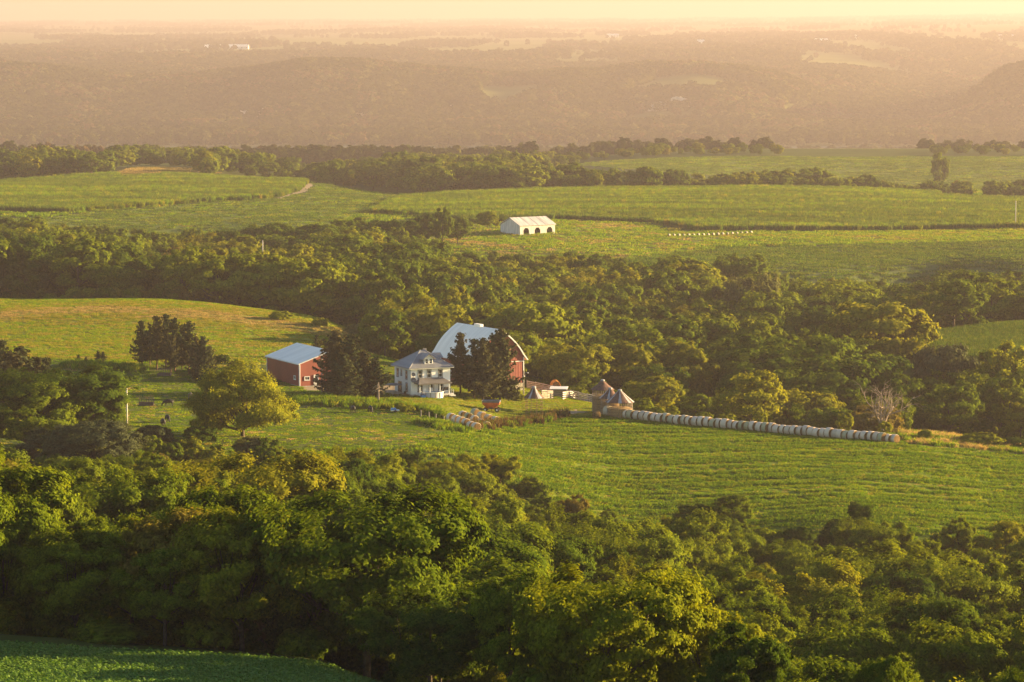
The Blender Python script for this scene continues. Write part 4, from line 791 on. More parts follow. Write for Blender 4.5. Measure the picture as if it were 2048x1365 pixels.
def window(par, F, a, z, w, h, trim='dark_trim', sash='white_trim', split='h', name='window'):
    mb = MB()
    for (a0, a1, z0, z1) in ((a-w/2-.11, a-w/2, z-.1, z+h+.12), (a+w/2, a+w/2+.11, z-.1, z+h+.12), (a-w/2, a+w/2, z+h, z+h+.12), (a-w/2-.16, a+w/2+.16, z-.16, z)): F.slab(mb, a0, a1, z0, z1, .005, .07)
    o = mb.build(name, M[trim], par); sb = MB()
    for (a0, a1, z0, z1) in ((a-w/2, a-w/2+.06, z, z+h), (a+w/2-.06, a+w/2, z, z+h), (a-w/2+.06, a+w/2-.06, z, z+.07), (a-w/2+.06, a+w/2-.06, z+h-.07, z+h)): F.slab(sb, a0, a1, z0, z1, .006, .045)
    if split == 'h': F.slab(sb, a-w/2+.06, a+w/2-.06, z+h/2-.03, z+h/2+.03, .007, .04)
    else: F.slab(sb, a-.03, a+.03, z+.07, z+h-.07, .007, .04)
    sb.build('sash', M[sash], o); F.slab(MB(), a-w/2+.06, a+w/2-.06, z+.07, z+h-.07, .004, .02).build('pane', M['glass'], o); return o
def door(par, F, a, z, w, h, mat='white_trim', glass=True, trim='white_trim'):
    mb = MB(); F.slab(mb, a-w/2, a+w/2, z, z+h, .005, .06); o = mb.build('door', M[mat], par); fb = MB()
    for (a0, a1, z0, z1) in ((a-w/2-.1, a-w/2, z, z+h+.1), (a+w/2, a+w/2+.1, z, z+h+.1), (a-w/2, a+w/2, z+h, z+h+.1)): F.slab(fb, a0, a1, z0, z1, .006, .09)
    fb.build('frame', M[trim], o)
    if glass: F.slab(MB(), a-w*.3, a+w*.3, z+h*.5, z+h*.92, .05, .075).build('pane', M['glass'], o)
    F.slab(MB(), a+w*.36, a+w*.44, z+h*.46, z+h*.49, .05, .11).build('handle', M['black'], o); return o
def hip(W_, D_, z, rise, ridge, ov=.0, th=.14):
    a, b = W_/2+ov, D_/2+ov; mb = MB(); r = ridge/2
    v = [(-a,-b,z),(a,-b,z),(a,b,z),(-a,b,z),(-r,0,z+rise),(r,0,z+rise),(-a,-b,z-th),(a,-b,z-th),(a,b,z-th),(-a,b,z-th)]
    return mb.add(v, [(0,1,5,4),(1,2,5),(2,3,4,5),(3,0,4),(6,7,1,0),(7,8,2,1),(8,9,3,2),(9,6,0,3),(9,8,7,6)])
# --- farmhouse
def farmhouse():
    w, d, H = 8.7, 8.4, 5.75; th = math.radians(25)
    c = hit(822, 793); R = Matrix.Rotation(th, 3, 'Z'); o = Vector(c) - R @ Vector((-w/2, -d/2, 0)); o.z = c.z - .15
    h = empty('farmhouse', o, th); tag(h, 'white two-storey farmhouse with grey hip roof, dormers and porch', 'house')
    MB().box(-w/2-.02, w/2+.02, -d/2-.02, d/2+.02, -1.6, .45).build('foundation', M['stone'], h)
    MB().box(-w/2, w/2, -d/2, d/2, .45, H).build('wall', M['white'], h)
    rf = hip(w, d, H+.12, 3.15, .9, .62).build('roof', M['roof_grey'], h)
    ed = MB(); a, b = w/2+.62, d/2+.62
    for s1, s2 in ((-1,-1),(1,-1),(1,1),(-1,1)): ed.bar((s1*a, s2*b, H+.15), (s1*.45, 0, H+3.30), .16, .07)
    ed.build('hip_cap', M['galv'], rf); sf = MB().box(-a+.02, a-.02, -b+.02, b-.02, H-.12, H-.025).build('soffit', M['white_trim'], h)
    MB().box(.9, 1.5, 1.2, 1.8, H+1.6, H+3.4).build('chimney', M['stone'], rf)
    Ff = Face((0, -d/2, 0), (1,0,0), (0,-1,0)); Fl = Face((-w/2, 0, 0), (0,-1,0), (-1,0,0))
    for a_ in (-2.35, -.35, 2.15): window(h, Ff, a_, 3.75, .78, 1.55)
    window(h, Ff, -2.35, 1.05, .85, 1.4); window(h, Ff, 2.25, 1.0, .85, 1.5)
    door(h, Ff, .15, .62, .95, 2.1, trim='dark_trim')
    window(h, Fl, -2.6, 3.6, .7, 1.55); window(h, Fl, -.7, 4.0, .5, 1.0); window(h, Fl, 1.9, 3.5, .75, 1.6)
    window(h, Fl, 2.0, 1.0, .7, 1.6); door(h, Fl, -1.4, .5, 1.5, 2.1, 'glass', False, 'dark_trim')
    # front dormer
    dm = MB(); y0, y1 = -d/2+.45, -.4; zz = H+.75
    dm.box(-.25-.95, -.25+.95, y0, y1, zz-.45, zz+1.25); dm.prism([(-1.2,zz+1.25),(.7,zz+1.25),(-.25,zz+1.95)], lambda a,z: (a,y0,z), lambda a,z: (a,y1,z)); dr = dm.build('dormer', M['white'], h)
    g = MB()
    for s in (-1, 1): g.add([(-.25+s*1.5, y0-.45, zz+.98), (-.25, y0-.45, zz+2.1), (-.25, .3, zz+2.1), (-.25+s*1.5, -1.0, zz+.98), (-.25+s*1.5, y0-.45, zz+.86), (-.25, y0-.45, zz+1.98), (-.25, .3, zz+1.98), (-.25+s*1.5, -1.0, zz+.86)], [(0,1,2,3),(7,6,5,4),(0,4,5,1),(3,2,6,7),(0,3,7,4)])
    g.build('dormer_roof', M['roof_grey'], h)
    Fd = Face((-.25, y0, 0), (1,0,0), (0,-1,0))
    for s in (-.45, .45): window(dr, Fd, s, zz+.05, .62, 1.0, 'white_trim')
    # side dormer on the right slope
    x0, x1 = .6, w/2+.1; MB().box(x0, x1-.35, -.2, 2.2, zz-.2, zz+.95).build('dormer', M['white'], h)
    MB().prism([(-.6,zz+.80),(2.6,zz+.80),(1.0,zz+1.75)], lambda a,z: (x0,a,z), lambda a,z: (x1,a,z)).build('dormer_roof', M['roof_grey'], h)
    # porch
    px0, px1, pd = -3.35, 3.35, 2.1; MB().box(px0, px1+.9, -d/2-pd, -d/2-.01, .35, .5).build('porch_deck', M['deck'], h)
    pr = MB().add([(px0-.35,-d/2-pd-.35,2.85),(px1+.35,-d/2-pd-.35,2.85),(px1-.9,-d/2-.02,3.75),(px0+.9,-d/2-.02,3.75),(px0-.35,-d/2-.02,2.85),(px1+.35,-d/2-.02,2.85),
                   (px0-.35,-d/2-pd-.35,2.62),(px1+.35,-d/2-pd-.35,2.62),(px1+.35,-d/2-.02,2.62),(px0-.35,-d/2-.02,2.62)], [(0,1,2,3),(0,3,4),(1,5,2),(6,7,1,0),(7,8,5,1),(9,6,0,4),(9,8,7,6)]).build('porch_roof', M['roof_dim'], h)
    for a_ in (px0+.12, -1.0, 1.2, px1-.12): MB().box(a_-.09, a_+.09, -d/2-pd+.05, -d/2-pd+.23, .5, 2.62).build('porch_post', M['white_trim'], h)
    MB().box(px1-.2, px1+.9, -d/2-pd-.9, -d/2-pd-.02, .1, .32).build('step', M['deck'], h)
    rl = MB(); 
    for z in (.6, 1.0, 1.35): rl.bar((px1+.85, -d/2-pd+.1, z), (px1+.85, -d/2-.2, z), .05)
    for y in (-d/2-pd+.1, -d/2-1.0): rl.bar((px1+.85, y, .5), (px1+.85, y, 1.4), .07)
    rl.build('railing', M['white_trim'], h)
    # satellite dishes on the corner
    for z, sc, lab in ((4.55, .42, 'small ring-faced satellite dish high on the house corner'), (3.45, .58, 'larger grey satellite dish below the small one on the house corner')):
        e = empty('satellite_dish', R @ Vector((-w/2+.35, -d/2-.45, z)) + o, th-.2); tag(e, lab, 'satellite dish')
        ds = MB().lathe([(sc*q, .18*sc*(q*q)) for q in (.02,.35,.65,.85,1)]+[(sc*.98, .18*sc-.02), (.02, -.03)], 16, caps=False)
        rot = Matrix.Rotation(math.radians(68), 3, 'X'); ds.v = [tuple(rot @ Vector(p)) for p in ds.v]; ds.build('reflector', M['tarp'], e, True)
        MB().tube([(0,-.02,-.02),(0,-.5*sc,-.28*sc),(0,-.75*sc,.05)], .025, 5).build('feed_arm', M['galv'], e)
        MB().tube([(0,.05,0),(0,.12,-.3),(0,.44,-.42)], .03, 5).build('mast', M['galv'], e)
    # pool
    def loc(x, y): p = o + R @ Vector((x, y, 0)); return Vector((p.x, p.y, hz(p.x, p.y)))
    p = hit(864, 797); e = empty('swimming_pool', p - Vector((0,0,.15)) + Vector((0, 2.3, 0)), .1); tag(e, 'round above-ground pool with pale panelled wall before the porch', 'pool')
    MB().lathe([(2.3,-.3),(2.3,1.2),(2.22,1.2),(2.2,.2)], 32, caps=False).build('wall', M['poolwall'], e); MB().lathe([(2.33,-.3),(2.33,.12)], 32, caps=False).build('base_band', M['blue'], e)
    MB().lathe([(2.38,1.18),(2.38,1.26),(2.15,1.26),(2.15,1.18)], 32, caps=False).build('rim', M['white_trim'], e); MB().lathe([(2.19,1.05),(.01,1.06)], 32, caps=False).build('water', M['blue'], e)
    for k in range(14): a_ = k*2*math.pi/14; MB().box(2.32, 2.37, -.06, .06, -.2, 1.2, M=Matrix.Rotation(a_, 4, 'Z')).build('upright', M['greywood'], e)
    # barbecue, chairs, table, umbrella and small things
    e = empty('barbecue', loc(2.9, -d/2-1.4) + Vector((0,0,0)), th); e.location.z = o.z+.5; tag(e, 'black barbecue grill on the right end of the porch', 'barbecue')
    MB().box(-.55,.55,-.3,.3,.75,1.0).build('firebox', M['black'], e); MB().prism([(-.3,1.0),(.3,1.0),(.26,1.28),(0,1.38),(-.26,1.28)], lambda a,z: (-.5,a,z), lambda a,z: (.5,a,z)).build('lid', M['black'], e)
    for x in (-.5,.5):
        for y in (-.25,.25): MB().box(x-.03,x+.03,y-.03,y+.03,0,.75).build('leg', M['black'], e)
    MB().box(.55,1.0,-.25,.25,.9,.94).build('side_shelf', M['black'], e)
    e = empty('patio_umbrella', loc(-w/2-2.4, -.6)); tag(e, 'flat grey patio umbrella left of the farmhouse', 'umbrella')
    MB().tube([(0,0,0),(0,0,2.4)], .04, 6).build('pole', M['galv'], e); MB().lathe([(1.9,2.12),(1.85,2.2),(.9,2.38),(.03,2.5)], 8).build('canopy', M['tarp'], e)
    e = empty('patio_table', loc(-w/2-2.6, -1.6), th); tag(e, 'pale picnic table beside the left wall of the farmhouse', 'table')
    MB().box(-.9,.9,-.4,.4,.7,.76).build('top', M['palewood'], e)
    for s in (-1,1): MB().box(-.9,.9,s*.75-.14,s*.75+.14,.42,.47).build('bench', M['palewood'], e); MB().bar((s*.65,-.8,0),(s*.65,.8,0.0),.08,.06).bar((s*.65,-.7,0),(s*.65,-.25,.7),.07).bar((s*.65,.7,0),(s*.65,.25,.7),.07).build('leg', M['palewood'], e)
    for k, (x, y, m_) in enumerate(((-w/2-1.0, -2.6, 'greywood'), (-w/2-.9, -3.6, 'rust'))):
        e = empty('patio_chair', loc(x, y), th+1.2+k); tag(e, ('weathered grey patio chair by the left wall of the house', 'brown patio chair at the front left corner of the house')[k], 'chair')
        MB().box(-.3,.3,-.3,.3,.42,.47).build('seat', M[m_], e); MB().box(-.3,.3,.26,.31,.47,1.0).build('backrest', M[m_], e)
        for sx in (-.27,.27):
            for sy in (-.27,.27): MB().box(sx-.03,sx+.03,sy-.03,sy+.03,0,.42).build('leg', M[m_], e)
    e = empty('storage_box', loc(-2.9, -d/2-2.8), th); tag(e, 'small dark blue box left of the pool', 'box'); MB().box(-.45,.45,-.3,.3,0,.55).build('body', M['blue'], e); MB().box(-.48,.48,-.33,.33,.56,.64).build('lid', M['tarp'], e)
    return h
farmhouse()
# --- gothic barn
def barn():
    L, Wd, al, eave, rise = 18.5, 11.8, math.radians(60), 5.5, 6.0
    c = hit(1048, 782, 700, 790); ux = Vector((math.cos(al), -math.sin(al), 0)); uy = Vector((math.sin(al), math.cos(al), 0))   # ridge axis towards the right gable; across, away
    o = Vector(c) - ux*L/2 - uy*Wd/2; o.z = c.z
    b = empty('gothic_barn', o, -al); tag(b, 'tall red barn with arched pale metal roof behind the spruces', 'barn'); f = 1.75
    MB().box(-L/2, L/2, -Wd/2, Wd/2, -2.5, f).build('foundation', M['stone'], b)
    n = 12; arc = []
    for i in range(n+1):
        t = i/n; bg_ = .68*4*t*(1-t)*(1-.25*t); arc.append((-Wd/2*(1-t)-bg_*.71 if i < n else 0.0, f+eave+rise*t+bg_*.71))
    prof = arc + [(-a, z) for a, z in arc[-2::-1]]
    MB().prism([(-Wd/2, f)]+prof+[(Wd/2, f)], lambda a,z: (-L/2, a, z), lambda a,z: (L/2, a, z)).build('wall', M['barn_red'], b)
    k = 1.02; out = [(-Wd/2-.8, f+eave-.5)]+[(a*k, f+eave+(z-f-eave)*1.03+.06) for a, z in prof[1:-1]]+[(Wd/2+.8, f+eave-.5)]
    rb = MB(); m_ = len(out); vs = []
    for x in (-L/2-.35, L/2+.35):
        vs += [(x, a, z) for a, z in out]; vs += [(x, a*.985, z-.16) for a, z in out]
    fs = []
    for i in range(m_-1): fs += [(i, i+1, 2*m_+i+1, 2*m_+i), (m_+i+1, m_+i, 3*m_+i, 3*m_+i+1), (i, m_+i, m_+i+1, i+1), (2*m_+i, 2*m_+i+1, 3*m_+i+1, 3*m_+i)]
    rb.add(vs, fs); rf = rb.build('roof', M['roof_white'], b)
    MB().box(-1.3, 1.3, -.4, .4, out[n][1]-.15, out[n][1]+.45).build('ridge_vent', M['roof_white'], rf)
    tr = MB()
    for i in range(m_-1): tr.bar((L/2+.37, out[i][0]*.995, out[i][1]-.1), (L/2+.37, out[i+1][0]*.995, out[i+1][1]-.1), .06, .26)
    tr.build('rake_trim', M['white_trim'], b)
    Fg = Face((L/2, 0, 0), (0,1,0), (1,0,0))
    for s in (-1, 1): MB_ = MB(); Fg.slab(MB_, s*(Wd/2-.1)-.11, s*(Wd/2-.1)+.11, f, f+eave, .004, .06); MB_.build('corner_trim', M['white_trim'], b)
    Fg.slab(MB(), -Wd/2+.25, Wd/2-.25, f+eave-.9, f+eave-.76, .004, .05).build('belt_trim', M['white_trim'], b)
    window(b, Fg, 1.6, .35, .9, 1.0, 'palewood', 'white_trim'); window(b, Fg, -2.0, .35, .9, 1.0, 'palewood')
    window(b, Fg, 0, f+eave+1.8, 1.0, 1.2, 'white_trim')
    Fs = Face((0, -Wd/2, 0), (1,0,0), (0,-1,0))
    for a_ in (-6, -2, 2, 6): window(b, Fs, a_, f+1.2, .8, 1.0, 'white_trim')
    MB().lathe([(.12,0),(.16,.1),(.1,.2)], 10, (L/2+.3, Wd/2-.1, f+1.3)).build('yard_lamp', M['white_trim'], b)
    return b
barn()
# --- red machine shed
def red_shed():
    L, Wd, al, eave, rise = 18.8, 14.0, math.radians(65), 4.75, 2.4
    c = hit(599, 774); ux = Vector((math.cos(al), -math.sin(al), 0)); uy = Vector((math.sin(al), math.cos(al), 0))
    o = Vector(c) - ux*L/2 + uy*Wd/2; o.z = c.z
    b = empty('machine_shed', o, -al); tag(b, 'red metal machine shed with pale roof left of the spruces', 'shed')
    MB().box(-L/2-.05, L/2+.05, -Wd/2-.05, Wd/2+.05, -2, .12).build('foundation', M['concrete'], b)
    MB().prism([(-Wd/2,.12),(Wd/2,.12),(Wd/2,eave),(0,eave+rise),(-Wd/2,eave)], lambda a,z: (-L/2,a,z), lambda a,z: (L/2,a,z)).build('wall', M['red'], b)
    for s in (-1, 1):
        y0, y1 = s*(Wd/2+.3), 0; z0, z1 = eave-.3*rise/(Wd/2)+.03, eave+rise+.03; e = L/2+.3
        MB().add([(-e,y0,z0),(e,y0,z0),(e,y1,z1),(-e,y1,z1),(-e,y0,z0+.14),(e,y0,z0+.14),(e,y1,z1+.14),(-e,y1,z1+.14)], [(0,3,2,1),(4,5,6,7),(0,1,5,4),(1,2,6,5),(2,3,7,6),(3,0,4,7)]).build('roof', M['roof_white'], b)
    Fg = Face((L/2,0,0), (0,1,0), (1,0,0)); Fl = Face((0,-Wd/2,0), (1,0,0), (0,-1,0))
    for s in (-1,1): Fg.slab(MB(), s*(Wd/2-.1)-.1, s*(Wd/2-.1)+.1, .12, eave-.1, .004, .06).build('corner_trim', M['white_trim'], b)
    for x in (-L/2+.1, L/2-.1): Fl.slab(MB(), x-.1, x+.1, .12, eave-.1, .004, .06).build('corner_trim', M['white_trim'], b)
    tr = MB(); tr.bar((L/2+.31,-Wd/2-.3,eave-.05),(L/2+.31,0,eave+rise+.05),.05,.2); tr.bar((L/2+.31,Wd/2+.3,eave-.05),(L/2+.31,0,eave+rise+.05),.05,.2); tr.build('rake_trim', M['white_trim'], b)
    MB().bar((-L/2-.3,-Wd/2-.33,eave-.1),(L/2+.3,-Wd/2-.33,eave-.1),.06,.16).build('gutter', M['white_trim'], b)
    window(b, Fg, -Wd/2+1.7, 1.35, 1.0, .65, 'white_trim', split='v'); door(b, Fg, -Wd/2+3.75, .15, .95, 2.1); window(b, Fl, L/2-2.6, 1.35, 1.0, .65, 'white_trim', split='v')
    Fg.slab(MB(), 0.2, 5.2, .15, 4.3, .005, .03).build('doorway', M['black'], b); Fg.slab(MB(), -.1, 5.5, 4.3, 4.5, .04, .12).build('door_track', M['white_trim'], b)
    return b
red_shed()
# --- white open shed far behind
M['white_old'] = plain('old_white_boards', (.60,.57,.53), .85, var=.14, scale=1.2, streak=(2,2,.3))
M['roof_old'] = plain('old_roof_metal', (.52,.50,.50), .6, var=.16, scale=.6, streak=(2,.3,.3))
def open_shed():
    c = hit(1040, 472, 1150, 1400); L, Wd, eave, rise, th = 15.6, 12.4, 3.7, 2.6, math.radians(38)
    th = math.radians(35)
    R = Matrix.Rotation(th, 3, 'Z'); o = Vector(c) - R @ Vector((-L/2, -Wd/2, 0)); o.z = c.z-.1
    b = empty('open_shed', o, th); tag(b, 'white open-fronted shed with three arched doorways beyond the woods', 'shed')
    arch = [-5.0, 0, 5.4]; aw, ah = 1.25, 2.8
    Ff = Face((0,-Wd/2,0), (1,0,0), (0,-1,0)); fr = MB(); edges = [-L/2]
    for a_ in arch: edges += [a_-aw, a_+aw]
    edges.append(L/2)
    for i in range(0, len(edges), 2): Ff.slab(fr, edges[i], edges[i+1], .0, eave, -.2, 0)
    for a_ in arch:
        Ff.slab(fr, a_-aw, a_+aw, ah, eave, -.2, 0)
        for s in (-1,1): fr.prism([(s*aw,ah),(s*aw,ah-.9),(s*aw*.5,ah)], lambda p,z,a_=a_: (a_+p,-Wd/2,z), lambda p,z,a_=a_: (a_+p,-Wd/2+.2,z))
    fr.build('front_wall', M['white_old'], b)
    MB().box(-L/2, L/2, Wd/2-.2, Wd/2, 0, eave).build('back_wall', M['white_old'], b)
    for s in (-1,1): MB().prism([(-Wd/2+.2,0),(Wd/2-.2,0),(Wd/2-.2,eave),(0,eave+rise-.1),(-Wd/2+.2,eave)], lambda a,z,s=s: (s*L/2,a,z), lambda a,z,s=s: (s*(L/2-.2),a,z)).build('gable_wall', M['white_old'], b)
    MB().box(-L/2+.2, L/2-.2, -1, -.9, 0, eave).build('inner_partition', M['rust'], b); MB().box(-L/2-.02, L/2+.02, -Wd/2-.02, Wd/2+.02, -2.5, .25).build('foundation', M['stone'], b)
    for s in (-1, 1):
        y0, z0, z1, e = s*(Wd/2+.35), eave-.05, eave+rise+.02, L/2+.35
        rf = MB().add([(-e,y0,z0),(e,y0,z0),(e,0,z1),(-e,0,z1),(-e,y0,z0+.12),(e,y0,z0+.12),(e,0,z1+.12),(-e,0,z1+.12)], [(0,3,2,1),(4,5,6,7),(0,1,5,4),(1,2,6,5),(2,3,7,6),(3,0,4,7)]).build('roof', M['roof_old'], b)
        for x in (-3.5, 0.2, 3.6): MB().bar((x,y0,z0+.13),(x,0,z1+.13),.22,.03).build('seam', M['roof_grey'], rf)
    MB().box(L/2-3, L/2+4, -Wd/2-2.2, -Wd/2-.1, -.3, .06).build('apron', M['concrete'], b)
open_shed()
# --- corn cribs
def crib(p, r, hw, hr, label, full=.6, roof=('rust','galv'), open_=False, seed=0, vines=True):
    e = empty('corn_crib', p, .3*seed); tag(e, label, 'corn crib'); n = 24; rng = random.Random(seed)
    ho = MB()
    for z in np.linspace(.1, hw, 6): ho.lathe([(r,z-.03),(r+.03,z),(r,z+.03)], n, caps=False)
    ho.build('hoops', M['rust'], e); wr = MB(); nw = 36 if not open_ else 10
    for k in range(nw): a = 2*math.pi*k/nw; wr.bar((r*math.cos(a), r*math.sin(a), 0), (r*math.cos(a), r*math.sin(a), hw), .035 if not open_ else .05)
    wr.build('wires', M['greywood'] if not open_ else M['rust'], e)
    if full: MB().lathe([(r*.96,0),(r*.97,hw*full),(r*.6,hw*full+.3),(.05,hw*full+.4)], n).build('stored_corn', M['straw_fill'], e)
    st = [rng.choice((0,0,1)) for _ in range(n)]; mb = MB().lathe([(r+.35,hw-.05),(r*.55,hw+hr*.55),(.38,hw+hr)], n, caps=False, stripes=st); mb.build('roof', [M[roof[0]], M[roof[1]]], e)
    MB().lathe([(.42,hw+hr-.05),(.42,hw+hr+.22),(.30,hw+hr+.3),(.05,hw+hr+.32)], 12).build('cap', M['galv'], e)
    return e
M['straw_fill'] = plain('stored_corn', (.34,.22,.09), .95, var=.4, scale=6, bump=.06, col2=(.13,.09,.045))
crib(hit(1240, 836) + Vector((0,1.5,-.3)), 2.6, 3.4, 2.2, 'corn crib with striped rust and silver cone roof at the head of the bale row', .6, seed=3)
crib(hit(1212, 830) + Vector((-.6,4.5,-.3)), 2.1, 5.0, 1.7, 'taller corn crib with rusty roof behind the others', .7, ('rust','rust'), seed=2)
crib(hit(1220, 833) + Vector((.1,2.8,-.3)), 1.9, 3.7, 1.8, 'small striped corn crib squeezed between the two larger cribs', .7, seed=5)
crib(hit(1068, 832) + Vector((0,.5,-.2)), 1.75, 2.6+1.2, 2.0, 'open empty corn crib with conical rusty roof below the barn', 0, seed=4, open_=True)
# --- board fences of the cattle yard
def fence(p0, p1, n, rails, h, label, mat='palewood', rw=.2):
    a = Vector(p0); b = Vector(p1); e = empty('board_fence', a); tag(e, label, 'fence'); pts = []
    for i in range(n+1):
        p = a.lerp(b, i/n); pts.append(Vector((p.x, p.y, hz(p.x, p.y)))-a)
    for p in pts: MB().box(p.x-.09, p.x+.09, p.y-.09, p.y+.09, p.z-.3, p.z+h+.1).build('post', M['greywood'], e)
    for i in range(n):
        for k in range(rails):
            z = h*(k+.6)/rails + random.uniform(-.03,.03); MB().bar(pts[i]+Vector((0,-.12,z)), pts[i+1]+Vector((0,-.12,z+random.uniform(-.04,.04))), .05, rw).build('rail', M[mat], e)
fence(hit(1125, 800), hit(1192, 803), 4, 4, 1.75, 'grey board fence in front, joining the corn cribs')
fence(at(1054, 762), at(1192, 742), 8, 5, 1.8, 'long weathered board fence climbing from the cribs to the barn corner')
fence(at(1056, 775), at(1130, 768), 5, 5, 1.8, 'rear board fence behind the orange load in the yard', 'greywood')
fence(hit(1083, 798), hit(1106, 798), 2, 5, 1.8, 'brown plank gate section right of the open empty crib', 'greywood', .26)
# lean-to and rounded orange bin in the yard
p = hit(1118, 796); e = empty('lean_to', p + Vector((0,2,0)), -.1); tag(e, 'low lean-to with pale flat roof in the cattle yard', 'lean-to')
for x in (-1.6,1.6):
    for y in (-1,1): MB().box(x-.08,x+.08,y-.08,y+.08,-.3,1.75+.1*y).build('post', M['greywood'], e)
MB().add([(-1.9,-1.3,1.7),(1.9,-1.3,1.7),(1.9,1.3,2.0),(-1.9,1.3,2.0),(-1.9,-1.3,1.78),(1.9,-1.3,1.78),(1.9,1.3,2.08),(-1.9,1.3,2.08)], [(0,3,2,1),(4,5,6,7),(0,1,5,4),(1,2,6,5),(2,3,7,6),(3,0,4,7)]).build('roof', M['roof_white'], e); MB().box(-1.6,1.6,.9,1.0,-.3,1.8).build('wall', M['greywood'], e)
p = at(1111, 757); e = empty('feed_wagon', p, .1); tag(e, 'orange feed wagon with a rounded hooped cover in the cattle yard', 'wagon')
MB().box(-1.0,1.0,-1.6,1.6,.9,1.7).build('box', M['yellow_orange'], e); cv = MB()
for k in range(6): y = -1.5+.6*k; cv.tube([(1.0*math.cos(t), y, 1.7+1.35*math.sin(t)) for t in np.linspace(0, math.pi, 11)], .05, 5)
cv.build('hoops', M['yellow_orange'], e); MB().prism([(.88*math.cos(t), 1.65+1.2*math.sin(t)) for t in np.linspace(0, math.pi, 12)], lambda a,z: (a,-1.35,z), lambda a,z: (a,1.35,z)).build('load', M['hay'], e)
for x in (-.95,.95):
    for y in (-1.0,1.0): MB().lathe([(.4,-.1),(.45,0),(.4,.1)], 14).build('wheel', M['tyre'], e); w_ = e.children[-1]; w_.rotation_euler = (0, math.pi/2, 0); w_.location = (x, y, .45)
# --- gravity wagon
p = hit(983, 824); g = empty('grain_wagon', p, -.12); tag(g, 'orange hopper grain wagon with grey rim on the lawn', 'wagon')
def frustum(mb, t, b, z1, z0):
    v = [(-b[0],-b[1],z0),(b[0],-b[1],z0),(b[0],b[1],z0),(-b[0],b[1],z0),(-t[0],-t[1],z1),(t[0],-t[1],z1),(t[0],t[1],z1),(-t[0],t[1],z1)]; mb.add(v, [(0,3,2,1),(0,1,5,4),(1,2,6,5),(2,3,7,6),(3,0,4,7)])
mb = MB(); frustum(mb, (1.75,1.15), (1.65,1.1), 1.95, 1.55); frustum(mb, (1.65,1.1), (.7,.55), 1.55, .75); mb.build('hopper', M['orange'], g)
mb = MB(); frustum(mb, (1.82,1.22), (1.76,1.16), 2.35, 1.95); mb.build('extension', M['tarp'], g); MB().box(-1.74,1.74,-1.14,1.14,2.1,2.14).build('load', M['galv'], g)
MB().box(-1.5,1.5,-.12,.12,.5,.62).build('chassis', M['steel'], g); MB().bar((-1.5,0,.5),(-3.0,0,.35),.1).build('drawbar', M['steel'], g); MB().box(-.35,.35,-.7,-.5,.7,1.0).build('chute', M['steel'], g)
for x in (-1.2,1.2):
    MB().bar((x,-.8,.45),(x,.8,.45),.1).build('axle', M['steel'], g)
    for y in (-.85,.85):
        MB().bar((x,y*.8,.5),(x*.9,y*.9,1.5),.08).build('strut', M['orange'], g)
        wl = MB().lathe([(.2,-.12),(.42,-.12),(.47,0),(.42,.12),(.2,.12)], 18).build('wheel', M['tyre'], g); wl.rotation_euler = (math.pi/2, 0, 0); wl.location = (x, y, .45)
        MB().lathe([(.2,-.13),(.2,.13)], 12).build('rim', M['white_trim'], wl)
# --- bales
def make_bale(r=.9, L=1.22):
    b = empty('hay_bale', (0,0,0)); n = 22; mb = MB(); prof = [(-L/2, r*.93), (-L/2+.08, r*.995), (-L/6, r), (L/6, r*1.005), (L/2-.08, r*.99), (L/2, r*.93)]
    rng = random.Random(3); vs = []
    for x, rr in prof:
        for k in range(n):
            a = 2*math.pi*k/n; z = math.sin(a)*rr*(1+rng.uniform(-.012,.012)); z = max(z, -r*.93); vs.append((x, math.cos(a)*rr*1.02, z+r*.93))
    mb.add(vs, [(i*n+k, i*n+(k+1) % n, (i+1)*n+(k+1) % n, (i+1)*n+k) for i in range(len(prof)-1) for k in range(n)]); mb.build('net_wrap', M['wrap'], b, True)
    for s in (-1, 1):
        vs = [(s*(L/2-.01), math.cos(2*math.pi*k/n)*r*.945, max(math.sin(2*math.pi*k/n)*r*.93, -r*.93)+r*.93) for k in range(n)] + [(s*(L/2+.05), math.cos(2*math.pi*k/n)*r*.5, math.sin(2*math.pi*k/n)*r*.5+r*.93) for k in range(n)] + [(s*(L/2+.03), 0, r*.93)]
        fs = [(k, (k+1) % n, n+(k+1) % n, n+k) for k in range(n)] + [(n+k, n+(k+1) % n, 2*n) for k in range(n)]
        if s < 0: fs = [f[::-1] for f in fs]
        MB().add(vs, fs).build('end_face', M['hay'], b)
    tag(b, 'hay bale', 'hay bale'); return b
BALE = make_bale(); first = [True]
_o = 'first second third fourth fifth sixth seventh eighth ninth tenth eleventh twelfth thirteenth fourteenth fifteenth sixteenth seventeenth eighteenth nineteenth twentieth'.split(); _t = {2: ('twenty', 'twentieth'), 3: ('thirty', 'thirtieth'), 4: ('forty', 'fortieth'), 5: ('fifty', 'fiftieth')}
def nth(i):
    n_ = i+1
    return _o[n_-1] if n_ <= 20 else (_t[n_//10][1] if n_ % 10 == 0 else _t[n_//10][0]+'-'+_o[n_ % 10-1])
def bale(p, rz, label, group, sc=1.0, sink=.06):
    loc = (p[0], p[1], p[2]-sink); sc = (sc*random.uniform(.86, 1.04), sc*random.uniform(.94, 1.07), sc*random.uniform(.90, 1.06))
    if first[0]:
        first[0] = False; b = BALE; b.location = loc; b.rotation_euler = (0,0,rz); b.scale = sc; b['label'] = label; b['group'] = group
    else: b = clone(BALE, loc, rz, sc, label, group)
    return b
pr, pl = hit(1784, 887), hit(1218, 834); pl = at(1218, 716); pr = at(1786, 668)
n = 50
